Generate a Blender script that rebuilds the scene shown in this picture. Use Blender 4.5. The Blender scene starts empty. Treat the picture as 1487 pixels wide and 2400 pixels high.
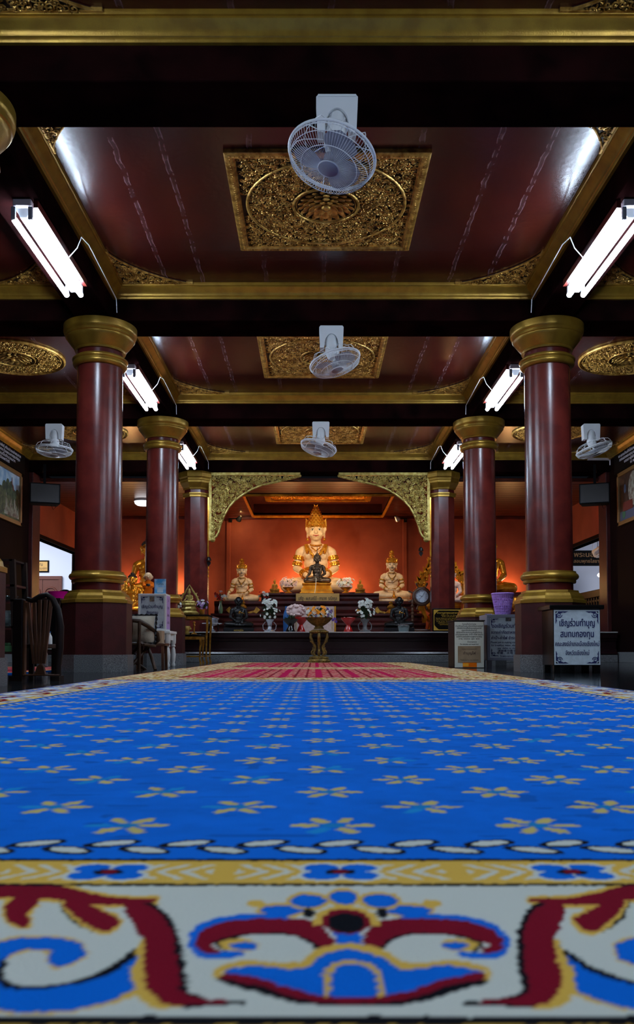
import bpy, math, random
import numpy as np
from math import sin, cos, pi, radians, atan2, sqrt
from mathutils import Vector, Matrix, Euler
from mathutils.geometry import delaunay_2d_cdt, interpolate_bezier

S = bpy.context.scene
COL = S.collection
# ------------------------------------------------------------------ camera
EYE = Vector((-0.085, 0.0, 0.19)); PITCH = radians(2.4); FPX = 2000.0
cam = bpy.data.cameras.new('camera'); camo = bpy.data.objects.new('camera', cam); COL.objects.link(camo)
cam.sensor_fit = 'VERTICAL'; cam.sensor_height = 36.0; cam.sensor_width = 36.0
cam.lens = 36.0*FPX/2400.0; cam.shift_y = 0.1; cam.shift_x = 0.0027
cam.clip_start = 0.05; cam.clip_end = 100
cam.dof.use_dof = True; cam.dof.focus_distance = 8.0; cam.dof.aperture_fstop = 9.0
camo.location = EYE; camo.rotation_euler = (pi/2+PITCH, 0, 0)
S.camera = camo
# ------------------------------------------------------------------ world, exposure
w = bpy.data.worlds.new('world'); S.world = w; w.use_nodes = True
w.node_tree.nodes['Background'].inputs[0].default_value = (0.5, 0.6, 0.8, 1)
w.node_tree.nodes['Background'].inputs[1].default_value = 0.006
S.view_settings.view_transform = 'Standard'; S.view_settings.look = 'None'
S.view_settings.exposure = 0.0; S.view_settings.gamma = 1.0; S.view_settings.use_curve_mapping = False
TUBE_POWER = 120.0          # radiance of the fluorescent tubes
HALO_POWER = 120.0          # warm lamps hidden behind the statues
SPOT_POWER = 150.0         # warm spotlights on the altar, with the added statue fills
ANNEX_POWER = 170.0         # daylight-white lamps in the side rooms

def point_lamp(name, loc, power, col, r=.05):
    l = bpy.data.lights.new(name, 'POINT'); l.energy = power; l.color = col; l.shadow_soft_size = r
    o = bpy.data.objects.new(name, l); COL.objects.link(o); o.location = loc; return o
def spot_lamp(name, loc, target, power, col, ang, blend=.6, r=.05):
    l = bpy.data.lights.new(name, 'SPOT'); l.energy = power; l.color = col; l.shadow_soft_size = r; l.spot_size = radians(ang); l.spot_blend = blend
    o = bpy.data.objects.new(name, l); COL.objects.link(o); o.location = loc; o.rotation_euler = (Vector(target)-Vector(loc)).to_track_quat('-Z', 'Y').to_euler(); return o
def area_lamp(name, loc, sx, sy, power, col, rot=(0, 0, 0)):
    l = bpy.data.lights.new(name, 'AREA'); l.shape = 'RECTANGLE'; l.size = sx; l.size_y = sy; l.energy = power; l.color = col
    o = bpy.data.objects.new(name, l); COL.objects.link(o); o.location = loc; o.rotation_euler = rot; return o
WARM = (1.0, .55, .2)
point_lamp('coffer_lamp', (0, 15.6, 3.12), 4.5, (1, .66, .3), .08)   # added fill that brightens the ceiling recess, no fixture here
point_lamp('halo_lamp', (-.05, 17.5, 1.55), HALO_POWER*.45, WARM, .08)        # hidden lamp behind the largest statue
point_lamp('halo_lamp', (-.6, 17.62, 1.4), HALO_POWER*.33, WARM, .08)
point_lamp('halo_lamp', (.55, 17.62, 1.4), HALO_POWER*.33, WARM, .08)
point_lamp('halo_lamp', (-3.95, 17.72, 1.5), HALO_POWER*.2, WARM, .06)
point_lamp('halo_lamp', (-2.95, 17.72, 1.5), HALO_POWER*.2, WARM, .06)       # behind the gold statues of the side altars
point_lamp('halo_lamp', (4.0, 17.72, 1.5), HALO_POWER*.2, WARM, .06)
point_lamp('halo_lamp', (2.95, 17.72, 1.5), HALO_POWER*.2, WARM, .06)
spot_lamp('altar_spot', (-1.2, 14.6, 2.95), (0, 16.6, 1.75), SPOT_POWER, (1, .74, .42), 62)
spot_lamp('altar_spot', (1.2, 14.6, 2.95), (0, 16.6, 1.75), SPOT_POWER, (1, .74, .42), 62)
spot_lamp('wall_spot', (-1.62, 17.45, 2.9), (-1.5, 18, 2.85), 6, (1, .7, .4), 120)
spot_lamp('side_spot', (-4.6, 14.8, 2.8), (-4.99, 15.3, 2.2), 7, (1, .4, .15), 100)
spot_lamp('side_spot', (4.6, 14.8, 2.8), (4.99, 15.3, 2.2), 7, (1, .3, .12), 100)
spot_lamp('side_spot', (-2.9, 14.7, 2.8), (-3.3, 16.2, 1.5), SPOT_POWER*.35, (1, .74, .42), 80)
spot_lamp('side_spot', (2.9, 14.7, 2.8), (3.3, 16.4, 1.4), SPOT_POWER*.35, (1, .74, .42), 80)
spot_lamp('statue_spot', (-1.1, 14.4, 2.9), (-1.45, 15.95, 1.5), SPOT_POWER*.42, (1, .78, .5), 42)  # spots added to brighten the two smaller cream statues, no fixtures
spot_lamp('statue_spot', (1.1, 14.4, 2.9), (1.45, 15.95, 1.5), SPOT_POWER*.42, (1, .78, .5), 42)
spot_lamp('statue_spot', (2.5, 14.4, 2.9), (2.25, 15.5, 1.4), SPOT_POWER*.3, (1, .78, .5), 50)  # extra spot added to lift the gold of the flame throne
area_lamp('annex_lamp', (-6.8, 16.8, 3.15), 1.5, 1.5, ANNEX_POWER, (.88, .93, 1))
area_lamp('annex_lamp', (6.8, 16.8, 3.15), 1.2, 1.2, ANNEX_POWER*.28, (.85, .88, 1))
# ------------------------------------------------------------------ helpers
def lin(r, g, b):
    f = lambda c: ((c/255+.055)/1.055)**2.4 if c > 10 else c/255/12.92
    return (f(r), f(g), f(b), 1)
def at(u, v, Y):
    "a point of the hall at depth Y seen at photo position (u, v)"
    a = (u-737)/FPX; b = (1440-v)/FPX
    dy = cos(PITCH)-b*sin(PITCH); dz = sin(PITCH)+b*cos(PITCH)
    t = Y/dy
    return (EYE.x+a*t, Y, EYE.z+dz*t)
def ax(u, Y): return at(u, 1524, Y)[0]
def az(v, Y): return at(737, v, Y)[2]
MATS = {}
def mat(name, col, rough=.5, metal=0, bump=None, var=None, emis=0, coat=0, trans=0, alpha=1, spec=.5):
    m = bpy.data.materials.new(name); m.use_nodes = True; nt = m.node_tree; N = nt.nodes; Lk = nt.links
    p = N['Principled BSDF']
    c = col if len(col) == 4 else lin(*col)
    p.inputs['Base Color'].default_value = c; p.inputs['Roughness'].default_value = rough
    p.inputs['Metallic'].default_value = metal; p.inputs['Coat Weight'].default_value = coat
    p.inputs['Coat Roughness'].default_value = .12
    p.inputs['Transmission Weight'].default_value = trans; p.inputs['Specular IOR Level'].default_value = spec
    p.inputs['Alpha'].default_value = alpha
    if emis: p.inputs['Emission Color'].default_value = c; p.inputs['Emission Strength'].default_value = emis
    tc = None
    if bump or var: tc = N.new('ShaderNodeTexCoord')
    if var:
        sc, c2, det = var[0], var[1], (var[2] if len(var) > 2 else 4)
        n = N.new('ShaderNodeTexNoise'); n.inputs['Scale'].default_value = sc; n.inputs['Detail'].default_value = det
        r = N.new('ShaderNodeMapRange'); r.inputs[1].default_value = .4; r.inputs[2].default_value = .62
        mx = N.new('ShaderNodeMix'); mx.data_type = 'RGBA'
        mx.inputs[6].default_value = c; mx.inputs[7].default_value = c2 if len(c2) == 4 else lin(*c2)
        Lk.new(tc.outputs['Object'], n.inputs['Vector']); Lk.new(n.outputs['Fac'], r.inputs[0])
        Lk.new(r.outputs[0], mx.inputs[0]); Lk.new(mx.outputs[2], p.inputs['Base Color'])
    if bump:
        n = N.new('ShaderNodeTexNoise'); n.inputs['Scale'].default_value = bump[0]; n.inputs['Detail'].default_value = 3
        b = N.new('ShaderNodeBump'); b.inputs['Strength'].default_value = bump[1]; b.inputs['Distance'].default_value = .01
        Lk.new(tc.outputs['Object'], n.inputs['Vector']); Lk.new(n.outputs['Fac'], b.inputs['Height'])
        Lk.new(b.outputs[0], p.inputs['Normal'])
    MATS[name] = m
    return m
class MB:
    "collects shapes into one mesh"
    def __init__(s): s.v = []; s.f = []; s.m = []; s.cm = 0
    def add(s, vs, fs):
        b = len(s.v); s.v += [tuple(p) for p in vs]; s.f += [tuple(i+b for i in f) for f in fs]; s.m += [s.cm]*len(fs); return s
    def box(s, x0, x1, y0, y1, z0, z1):
        return s.add([(x, y, z) for z in (z0, z1) for y in (y0, y1) for x in (x0, x1)],
                     [(0, 2, 3, 1), (4, 5, 7, 6), (0, 1, 5, 4), (2, 6, 7, 3), (0, 4, 6, 2), (1, 3, 7, 5)])
    def bar(s, p0, p1, wx, wy, up=(0, 0, 1)):
        p0 = Vector(p0); p1 = Vector(p1); d = (p1-p0).normalized(); u = Vector(up)
        if abs(d.dot(u)) > .95: u = Vector((0, 1, 0))
        a = d.cross(u).normalized(); b = a.cross(d).normalized()
        vs = [p+a*sx*wx/2+b*sy*wy/2 for p in (p0, p1) for sx, sy in ((-1, -1), (1, -1), (1, 1), (-1, 1))]
        return s.add(vs, [(3, 2, 1, 0), (4, 5, 6, 7), (0, 1, 5, 4), (1, 2, 6, 5), (2, 3, 7, 6), (3, 0, 4, 7)])
    def tube(s, pts, r, n=8, closed=False, flat=1.0, up=None):
        P = [Vector(p) for p in pts]; k = len(P)
        R = r if isinstance(r, (list, tuple)) else [r]*k
        T = []
        for i in range(k):
            a = P[(i-1) % k] if (closed or i > 0) else P[0]
            b = P[(i+1) % k] if (closed or i < k-1) else P[-1]
            t = b-a; T.append(t.normalized() if t.length > 1e-9 else Vector((0, 0, 1)))
        u = Vector(up) if up else (Vector((0, 0, 1)) if abs(T[0].z) < .9 else Vector((1, 0, 0)))
        vs = []
        for i in range(k):
            x = T[i].cross(u)
            if x.length < 1e-6: x = T[i].orthogonal()
            x.normalize(); y = x.cross(T[i]).normalized()
            if not up: u = y
            for j in range(n):
                a = 2*pi*(j+.5)/n; vs.append(P[i]+x*cos(a)*R[i]+y*sin(a)*R[i]*flat)
        fs = []
        for i in range(k if closed else k-1):
            for j in range(n):
                a = i*n+j; b = i*n+(j+1) % n; c = ((i+1) % k)*n+(j+1) % n; d = ((i+1) % k)*n+j
                fs.append((a, b, c, d))
        if not closed: fs.append(tuple(range(n))[::-1]); fs.append(tuple((k-1)*n+j for j in range(n)))
        return s.add(vs, fs)
    def cyl(s, p0, p1, r0, r1=None, n=16): return s.tube([p0, p1], [r0, r0 if r1 is None else r1], n)
    def lathe(s, prof, n=32, c=(0, 0, 0), ph=0.0, cap=True, sx=1, sy=1, M=None):
        vs = []; k = len(prof)
        for r, z in prof:
            for j in range(n):
                a = 2*pi*j/n+ph; p = Vector((r*cos(a)*sx, r*sin(a)*sy, z))
                if M is not None: p = M @ p
                vs.append((p.x+c[0], p.y+c[1], p.z+c[2]))
        fs = [(i*n+j, i*n+(j+1) % n, (i+1)*n+(j+1) % n, (i+1)*n+j) for i in range(k-1) for j in range(n)]
        if cap: fs += [tuple(range(n))[::-1], tuple((k-1)*n+j for j in range(n))]
        return s.add(vs, fs)
    def ell(s, c, r, nu=16, nv=10, M=None):
        if not isinstance(r, (list, tuple)): r = (r, r, r)
        vs = []; c = Vector(c)
        for i in range(1, nv):
            t = pi*i/nv
            for j in range(nu):
                a = 2*pi*j/nu; p = Vector((r[0]*sin(t)*cos(a), r[1]*sin(t)*sin(a), -r[2]*cos(t)))
                vs.append(c+(M @ p if M is not None else p))
        p = Vector((0, 0, -r[2])); q = Vector((0, 0, r[2])); L = len(vs)
        vs += [c+(M @ p if M is not None else p), c+(M @ q if M is not None else q)]
        fs = [(i*nu+j, i*nu+(j+1) % nu, (i+1)*nu+(j+1) % nu, (i+1)*nu+j) for i in range(nv-2) for j in range(nu)]
        fs += [(L, (j+1) % nu, j) for j in range(nu)]
        b = (nv-2)*nu; fs += [(L+1, b+j, b+(j+1) % nu) for j in range(nu)]
        return s.add(vs, fs)
    def caps(s, a, b, ra, rb, n=14):
        "a limb: tapered rod with round ends"
        a = Vector(a); b = Vector(b); s.ell(a, ra, n, 8); s.ell(b, rb, n, 8); return s.tube([a, b], [ra, rb], n)
    def prism(s, poly, a0, a1, plane='XZ'):
        "outline extruded; plane XZ extrudes along Y, XY along Z, YZ along X"
        n = len(poly)
        f = {'XZ': lambda p, a: (p[0], a, p[1]), 'XY': lambda p, a: (p[0], p[1], a), 'YZ': lambda p, a: (a, p[0], p[1])}[plane]
        vs = [f(p, a) for a in (a0, a1) for p in poly]
        return s.add(vs, [tuple(range(n)), tuple(range(n, 2*n))[::-1]]+[(i, (i+1) % n, (i+1) % n+n, i+n) for i in range(n)])
    def ringrect(s, x0, x1, y0, y1, prof):
        "moulding swept round a rectangle, prof = (inset, z)"
        vs = []
        for d, z in prof: vs += [(x0+d, y0+d, z), (x1-d, y0+d, z), (x1-d, y1-d, z), (x0+d, y1-d, z)]
        return s.add(vs, [(i*4+j, i*4+(j+1) % 4, (i+1)*4+(j+1) % 4, (i+1)*4+j) for i in range(len(prof)-1) for j in range(4)])
    def data(s, name, mats, smooth=False):
        me = bpy.data.meshes.new(name); me.from_pydata(s.v, [], s.f); me.validate()
        for m in (mats if isinstance(mats, (list, tuple)) else [mats]): me.materials.append(MATS[m] if isinstance(m, str) else m)
        if len(s.m) == len(me.polygons) and max(s.m, default=0) > 0: me.polygons.foreach_set('material_index', s.m)
        if smooth:
            import bmesh
            bm = bmesh.new(); bm.from_mesh(me); bmesh.ops.recalc_face_normals(bm, faces=bm.faces)
            for f in bm.faces: f.smooth = True
            lim = radians(smooth if smooth > 1 else 50)
            for e in bm.edges:
                if len(e.link_faces) != 2 or e.calc_face_angle(0) > lim: e.smooth = False
            bm.to_mesh(me); bm.free()
        else:
            import bmesh
            bm = bmesh.new(); bm.from_mesh(me); bmesh.ops.recalc_face_normals(bm, faces=bm.faces); bm.to_mesh(me); bm.free()
        return me
    def obj(s, name, mats, parent=None, loc=(0, 0, 0), rot=(0, 0, 0), smooth=False, bevel=0):
        return link(name, s.data(name, mats, smooth), parent, loc, rot, bevel)
def link(name, me, parent=None, loc=(0, 0, 0), rot=(0, 0, 0), bevel=0):
    o = bpy.data.objects.new(name, me); COL.objects.link(o); o.parent = parent; o.location = loc; o.rotation_euler = rot
    if bevel:
        b = o.modifiers.new('bevel', 'BEVEL'); b.width = bevel; b.segments = 2; b.limit_method = 'ANGLE'; b.angle_limit = radians(40)
    return o
def tag(o, label, cat, group=None):
    o['label'] = label; o['category'] = cat
    if group: o['group'] = group
    return o
def thing(name, label, cat, loc=(0, 0, 0), rz=0, group=None, scale=1):
    o = bpy.data.objects.new(name, None); COL.objects.link(o); o.location = loc; o.rotation_euler = (0, 0, rz)
    o.scale = (scale,)*3; o.empty_display_size = .05
    return tag(o, label, cat, group)
def struct(o): o['kind'] = 'structure'; return o
def stuff(o): o['kind'] = 'stuff'; return o
def kids(o): return [c for c in COL.objects if c.parent == o]
def dup(root, loc=None, label=None, group=None, rz=None, scale=None):
    def cp(o, par):
        c = o.copy(); COL.objects.link(c)
        if par: c.parent = par
        for ch in KID.get(o.name, []): cp(bpy.data.objects[ch], c)
        return c
    KID = {}
    for o in COL.objects:
        if o.parent: KID.setdefault(o.parent.name, []).append(o.name)
    r = cp(root, None)
    if loc is not None: r.location = loc
    if rz is not None: r.rotation_euler = (0, 0, rz)
    if scale is not None: r.scale = (scale,)*3
    if label: r['label'] = label
    if group: r['group'] = group
    return r
def text_data(s, size, m, align='CENTER', bold=0.0, fit=None):
    "flat lettering as a mesh (filled by winding number, so overlapping strokes stay whole)"
    c = bpy.data.curves.new('lettering', 'FONT'); c.body = s; c.size = size; c.align_x = align
    o = bpy.data.objects.new('lettering', c); COL.objects.link(o)
    dg = bpy.context.evaluated_depsgraph_get(); cu = o.evaluated_get(dg).to_curve(dg); loops = []
    for sp in cu.splines:
        P = sp.bezier_points; n = len(P); Lp = []
        for i in range(n):
            a, b = P[i], P[(i+1) % n]
            st = (a.handle_right-a.co).length < 1e-5*size and (b.handle_left-b.co).length < 1e-5*size
            Lp += [(p.x, p.y) for p in interpolate_bezier(a.co, a.handle_right, b.handle_left, b.co, 2 if st else 5)[:-1]]
        if len(Lp) > 2: loops.append(Lp)
    o.to_curve_clear(); bpy.data.objects.remove(o); bpy.data.curves.remove(c)
    loops.sort(key=lambda q: min(p[0] for p in q)); groups = []
    for q in loops:
        x0 = min(p[0] for p in q); x1 = max(p[0] for p in q)
        if groups and x0 < groups[-1][1]: groups[-1][0].append(q); groups[-1][1] = max(groups[-1][1], x1)
        else: groups.append([[q], x1])
    V = []; F = []; k = 1.0/size
    for G, _ in groups:
        pts = []; ed = []
        for q in G:
            b = len(pts); pts += q; ed += [(b+i, b+(i+1) % len(q)) for i in range(len(q))]
        r = delaunay_2d_cdt([Vector((p[0]*k, p[1]*k)) for p in pts], ed, [], 0, 1e-6, False)
        vs = np.array([(v.x, v.y) for v in r[0]])/k; tri = np.array([f for f in r[2] if len(f) == 3])
        if not len(tri): continue
        cc = vs[tri].mean(1); wn = np.zeros(len(cc))
        for q in G:
            A = np.array(q); B = np.roll(A, -1, 0)
            ax_, ay_ = A[:, 0][None]-cc[:, 0:1], A[:, 1][None]-cc[:, 1:2]; bx, by = B[:, 0][None]-cc[:, 0:1], B[:, 1][None]-cc[:, 1:2]
            cr = ax_*by-ay_*bx
            wn += ((ay_ <= 0) & (by > 0) & (cr > 0)).sum(1).astype(float)-((ay_ > 0) & (by <= 0) & (cr < 0)).sum(1)
        b = len(V); V += [(x, y, 0) for x, y in vs]; F += [tuple(int(t_)+b for t_ in t) for t, ww in zip(tri, wn) if abs(ww) > .5]
    if fit and V:
        xs = [p[0] for p in V]; wd = max(xs)-min(xs); q = fit/wd; V = [(p[0]*q, p[1], 0) for p in V]
    if bold:
        n = len(V); base = list(V); bf = list(F)
        for i, (dx, dy) in enumerate(((bold, 0), (bold/2, bold/2), (-bold/2, -bold/2)), 1):
            V += [(x+dx, y+dy, .00005*i) for x, y, z in base]; F += [tuple(a+n*i for a in f) for f in bf]
    me = bpy.data.meshes.new('lettering'); me.from_pydata(V, [], F); me.materials.append(MATS[m]); return me
def sign_lines(parent, lines, m, y, rot=(pi/2, 0, 0), name='lettering'):
    "lines: (text, x, z, size, fit, bold); one mesh part per line of writing"
    for t, x, z, sz, fit, bold in lines:
        link(name, text_data(t, sz, m, fit=fit, bold=bold), parent, (x, y, z), rot)
def blob(name, mb, voxel, mats, smooth=6):
    "fuse overlapping masses into one continuous skin"
    me = bpy.data.meshes.new(name); me.from_pydata(mb.v, [], mb.f)
    o = bpy.data.objects.new(name, me); COL.objects.link(o)
    r = o.modifiers.new('r', 'REMESH'); r.mode = 'VOXEL'; r.voxel_size = voxel; r.use_smooth_shade = True
    if smooth:
        k = o.modifiers.new('s', 'SMOOTH'); k.factor = .5; k.iterations = smooth
    dg = bpy.context.evaluated_depsgraph_get(); out = bpy.data.meshes.new_from_object(o.evaluated_get(dg))
    bpy.data.objects.remove(o); bpy.data.meshes.remove(me)
    out.materials.clear()
    for m in (mats if isinstance(mats, (list, tuple)) else [mats]): out.materials.append(MATS[m])
    for p in out.polygons: p.use_smooth = True
    out.name = name
    return out
def circ(r, n=32, c=(0, 0), z=0, a0=0): return [(c[0]+r*cos(2*pi*i/n+a0), c[1]+r*sin(2*pi*i/n+a0), z) for i in range(n)]
# ------------------------------------------------------------------ materials
mat('lacquer_column', (98, 34, 28), .26, 0, (60, .035), (5, (80, 26, 23)), spec=.45)
mat('lacquer_pedestal', (64, 20, 20), .45, 0, (90, .12), (7, (52, 16, 16)), spec=.3)
mat('beam_paint', (27, 9, 9), .5, 0, (50, .1), (4, (13, 5, 5)), spec=0)
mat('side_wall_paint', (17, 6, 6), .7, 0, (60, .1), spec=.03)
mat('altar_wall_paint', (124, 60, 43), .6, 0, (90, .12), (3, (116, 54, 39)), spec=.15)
mat('skirt_paint', (30, 11, 15), .3, 0, (30, .1), spec=.35)
mat('tier_wood', (84, 28, 22), .35, 0, (30, .1), (6, (60, 18, 15)), spec=.35)
mat('gold_paint', (170, 132, 44), .34, .6, (130, .14), (9, (150, 112, 36)), spec=.6)
mat('gold_carved', (214, 168, 82), .33, .6, (160, .2), (20, (140, 96, 30)))
mat('gold_pale', (196, 176, 100), .36, .6, (120, .4), (20, (160, 134, 62)))
mat('gold_leaf', (236, 172, 56), .26, .65, (30, .1), (8, (200, 124, 26)))
mat('gold_statue', (206, 154, 60), .3, .6, (60, .3), (18, (150, 100, 30)))
mat('old_gold', (142, 114, 52), .4, .5, (120, .4), (20, (96, 76, 34)))
mat('carving_ground', (58, 38, 18), .7)
mat('granite', (122, 123, 124), .35, 0, None, (190, (52, 53, 56), 2))
mat('marble', (176, 172, 168), .2)
mat('floor_granite', (34, 37, 40), .09, 0, None, (90, (22, 24, 27), 2), spec=.6)
mat('white_plastic', (232, 234, 236), .35)
mat('fan_blade', (150, 150, 160), .4)
mat('lamp_housing', (200, 190, 195), .4)
mat('tube_glass', (212, 232, 255), .5, emis=TUBE_POWER)
mat('socket', (150, 155, 165), .4)
mat('black_matte', (7, 7, 8), .7, spec=.08)
mat('black_lacquer', (12, 11, 11), .22)
mat('dark_wood', (30, 18, 14), .5, 0, (30, .1), (6, (20, 12, 9)), spec=.15)
mat('brown_wood', (92, 56, 32), .4, 0, (30, .1), (7, (66, 38, 22)))
mat('door_wood', (92, 44, 28), .45, 0, (30, .1))
mat('ceiling_wood', (70, 26, 17), .32, 0, (20, .1), (5, (50, 18, 12)), spec=.3)
mat('stone_skin', (238, 208, 168), .45, 0, (40, .15), (9, (226, 188, 144)))
mat('bronze_dark', (78, 66, 60), .38, .4, (40, .2), (10, (30, 24, 22)))
mat('bronze_black', (12, 10, 10), .42, .2, (40, .2))
mat('eye_white', (225, 215, 200), .3); mat('eye_dark', (20, 18, 20), .3); mat('lip_red', (176, 62, 46), .4)
mat('hair_dark', (24, 16, 14), .6)
mat('sign_white', (196, 208, 216), .35, 0, None, (30, (184, 196, 204)))
mat('sign_cream', (205, 205, 190), .45)
mat('sign_kraft', (150, 126, 96), .6, 0, None, (8, (130, 106, 78)))
mat('sign_gold', (206, 160, 84), .45)
mat('ink_navy', (22, 28, 82), .5); mat('ink_black', (18, 18, 22), .5); mat('ink_brown', (60, 36, 22), .5)
mat('ink_gold', (200, 158, 60), .45, .3); mat('ink_white', (205, 205, 215), .6)
mat('silver_frame', (150, 156, 172), .35, .3)
mat('lilac_plastic', (192, 146, 226), .35)
mat('magenta_plastic', (214, 14, 140), .4, spec=.2)
mat('orange_robe', (232, 108, 8), .7, spec=.1)
mat('skin_warm', (224, 180, 130), .5)
mat('blue_print', (70, 150, 205), .4, 0, None, (10, (190, 220, 235)))
mat('leaf_green', (38, 62, 26), .5, 0, None, (40, (24, 42, 18)))
mat('petal_white', (228, 232, 224), .6); mat('petal_yellow', (250, 164, 8), .5); mat('petal_violet', (92, 52, 150), .5)
mat('petal_pink', (228, 198, 192), .6); mat('petal_red', (190, 30, 30), .5); mat('petal_lilac', (176, 140, 196), .6)
mat('glass_clear', (200, 215, 215), .08, 0, trans=.9)
mat('glass_green', (150, 190, 130), .1, 0, trans=.6)
mat('glass_blue', (60, 120, 190), .15, 0, trans=.3)
mat('red_lacquer', (165, 22, 18), .18)
mat('silver', (200, 205, 215), .22, .9, (40, .2))
mat('white_paint', (215, 215, 212), .4)
mat('cushion_cloth', (160, 150, 132), .8, 0, (80, .2))
mat('ruffle_cloth', (22, 22, 24), .8)
mat('rattan', (52, 32, 16), .5, spec=.3)
mat('carton', (158, 130, 100), .8)
mat('annex_wall', (214, 220, 232), .8)
mat('sky_paint', (120, 150, 178), .6, 0, None, (6, (170, 185, 195)))
mat('tree_paint', (70, 78, 48), .7, 0, None, (14, (30, 36, 26), 6))
mat('paint_wood', (66, 38, 20), .6, 0, None, (12, (42, 24, 14)))
mat('paint_blue', (60, 68, 88), .6); mat('paint_green', (40, 92, 62), .6); mat('paint_red', (92, 26, 18), .6); mat('paint_pale', (150, 144, 128), .6, 0, None, (16, (96, 70, 56)))
mat('picture_frame', (128, 92, 52), .4, .2, (60, .3))
mat('plaque_black', (14, 13, 10), .25); mat('bead_dark', (30, 26, 26), .35, .6)
mat('board_pink', (206, 178, 168), .5, 0, None, (25, (190, 158, 148)))
mat('halogen', (255, 206, 130), .5, emis=60.0)
mat('dome_glow', (235, 235, 240), .5, emis=4.0)
mat('green_cloth', (40, 84, 46), .8)
mat('clock_face', (196, 204, 214), .3)
mat('paper_label', (226, 226, 222), .6)
# ceiling lacquer with pale cracked seams along the boards
def ceiling_mat():
    m = mat('ceiling_lacquer', (60, 17, 12), .22, 0, (25, .06), (4, (52, 14, 11)), spec=.6)
    nt = m.node_tree; N = nt.nodes; Lk = nt.links; p = N['Principled BSDF']
    src = p.inputs['Base Color'].links[0].from_socket
    g = N.new('ShaderNodeNewGeometry'); sp = N.new('ShaderNodeSeparateXYZ'); Lk.new(g.outputs['Position'], sp.inputs[0])
    n = N.new('ShaderNodeTexNoise'); n.inputs['Scale'].default_value = 7; n.inputs['Detail'].default_value = 5; Lk.new(g.outputs['Position'], n.inputs['Vector'])
    def mth(op, a, b):
        q = N.new('ShaderNodeMath'); q.operation = op
        for i, s in enumerate((a, b)):
            if s is None: continue
            if isinstance(s, (int, float)): q.inputs[i].default_value = s
            else: Lk.new(s, q.inputs[i])
        return q.outputs[0]
    wob = mth('MULTIPLY', mth('SUBTRACT', n.outputs['Fac'], .5), .045)
    x = mth('ADD', sp.outputs[0], wob); tot = None
    for X0 in (-1.37, -1.055, -.5, .0, .6, 1.09, 1.42, -3.0, -3.9, 3.0, 3.9):
        d = mth('ABSOLUTE', mth('SUBTRACT', x, X0), None)
        a = mth('MULTIPLY', mth('LESS_THAN', mth('ABSOLUTE', mth('SUBTRACT', d, .014), None), .0035), .9 if abs(X0) > 1 else .4)
        a = mth('ADD', a, mth('MULTIPLY', mth('LESS_THAN', d, .02), .3))
        tot = a if tot is None else mth('ADD', tot, a)
    n2 = N.new('ShaderNodeTexNoise'); n2.inputs['Scale'].default_value = 14; n2.inputs['Detail'].default_value = 6; Lk.new(g.outputs['Position'], n2.inputs['Vector'])
    r = N.new('ShaderNodeMapRange'); r.inputs[1].default_value = .38; r.inputs[2].default_value = .62; Lk.new(n2.outputs['Fac'], r.inputs[0])
    tot = mth('MINIMUM', mth('MULTIPLY', tot, mth('MULTIPLY', r.outputs[0], .6)), 1)
    mx = N.new('ShaderNodeMix'); mx.data_type = 'RGBA'; Lk.new(tot, mx.inputs[0]); Lk.new(src, mx.inputs[6]); mx.inputs[7].default_value = lin(120, 92, 96)
    Lk.new(mx.outputs[2], p.inputs['Base Color'])
ceiling_mat()
def attr_mat(name, rough, bump):
    m = bpy.data.materials.new(name); m.use_nodes = True; N = m.node_tree.nodes; Lk = m.node_tree.links; p = N['Principled BSDF']
    a = N.new('ShaderNodeAttribute'); a.attribute_name = 'yarn'; Lk.new(a.outputs['Color'], p.inputs['Base Color'])
    p.inputs['Roughness'].default_value = rough; p.inputs['Specular IOR Level'].default_value = .04
    
    n = N.new('ShaderNodeTexNoise'); n.inputs['Scale'].default_value = bump[0]; n.inputs['Detail'].default_value = 2
    tc = N.new('ShaderNodeTexCoord'); Lk.new(tc.outputs['Object'], n.inputs['Vector'])
    b = N.new('ShaderNodeBump'); b.inputs['Strength'].default_value = bump[1]; b.inputs['Distance'].default_value = .004
    Lk.new(n.outputs['Fac'], b.inputs['Height']); Lk.new(b.outputs[0], p.inputs['Normal']); MATS[name] = m
attr_mat('rug_pile', .95, (500, .5))
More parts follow.
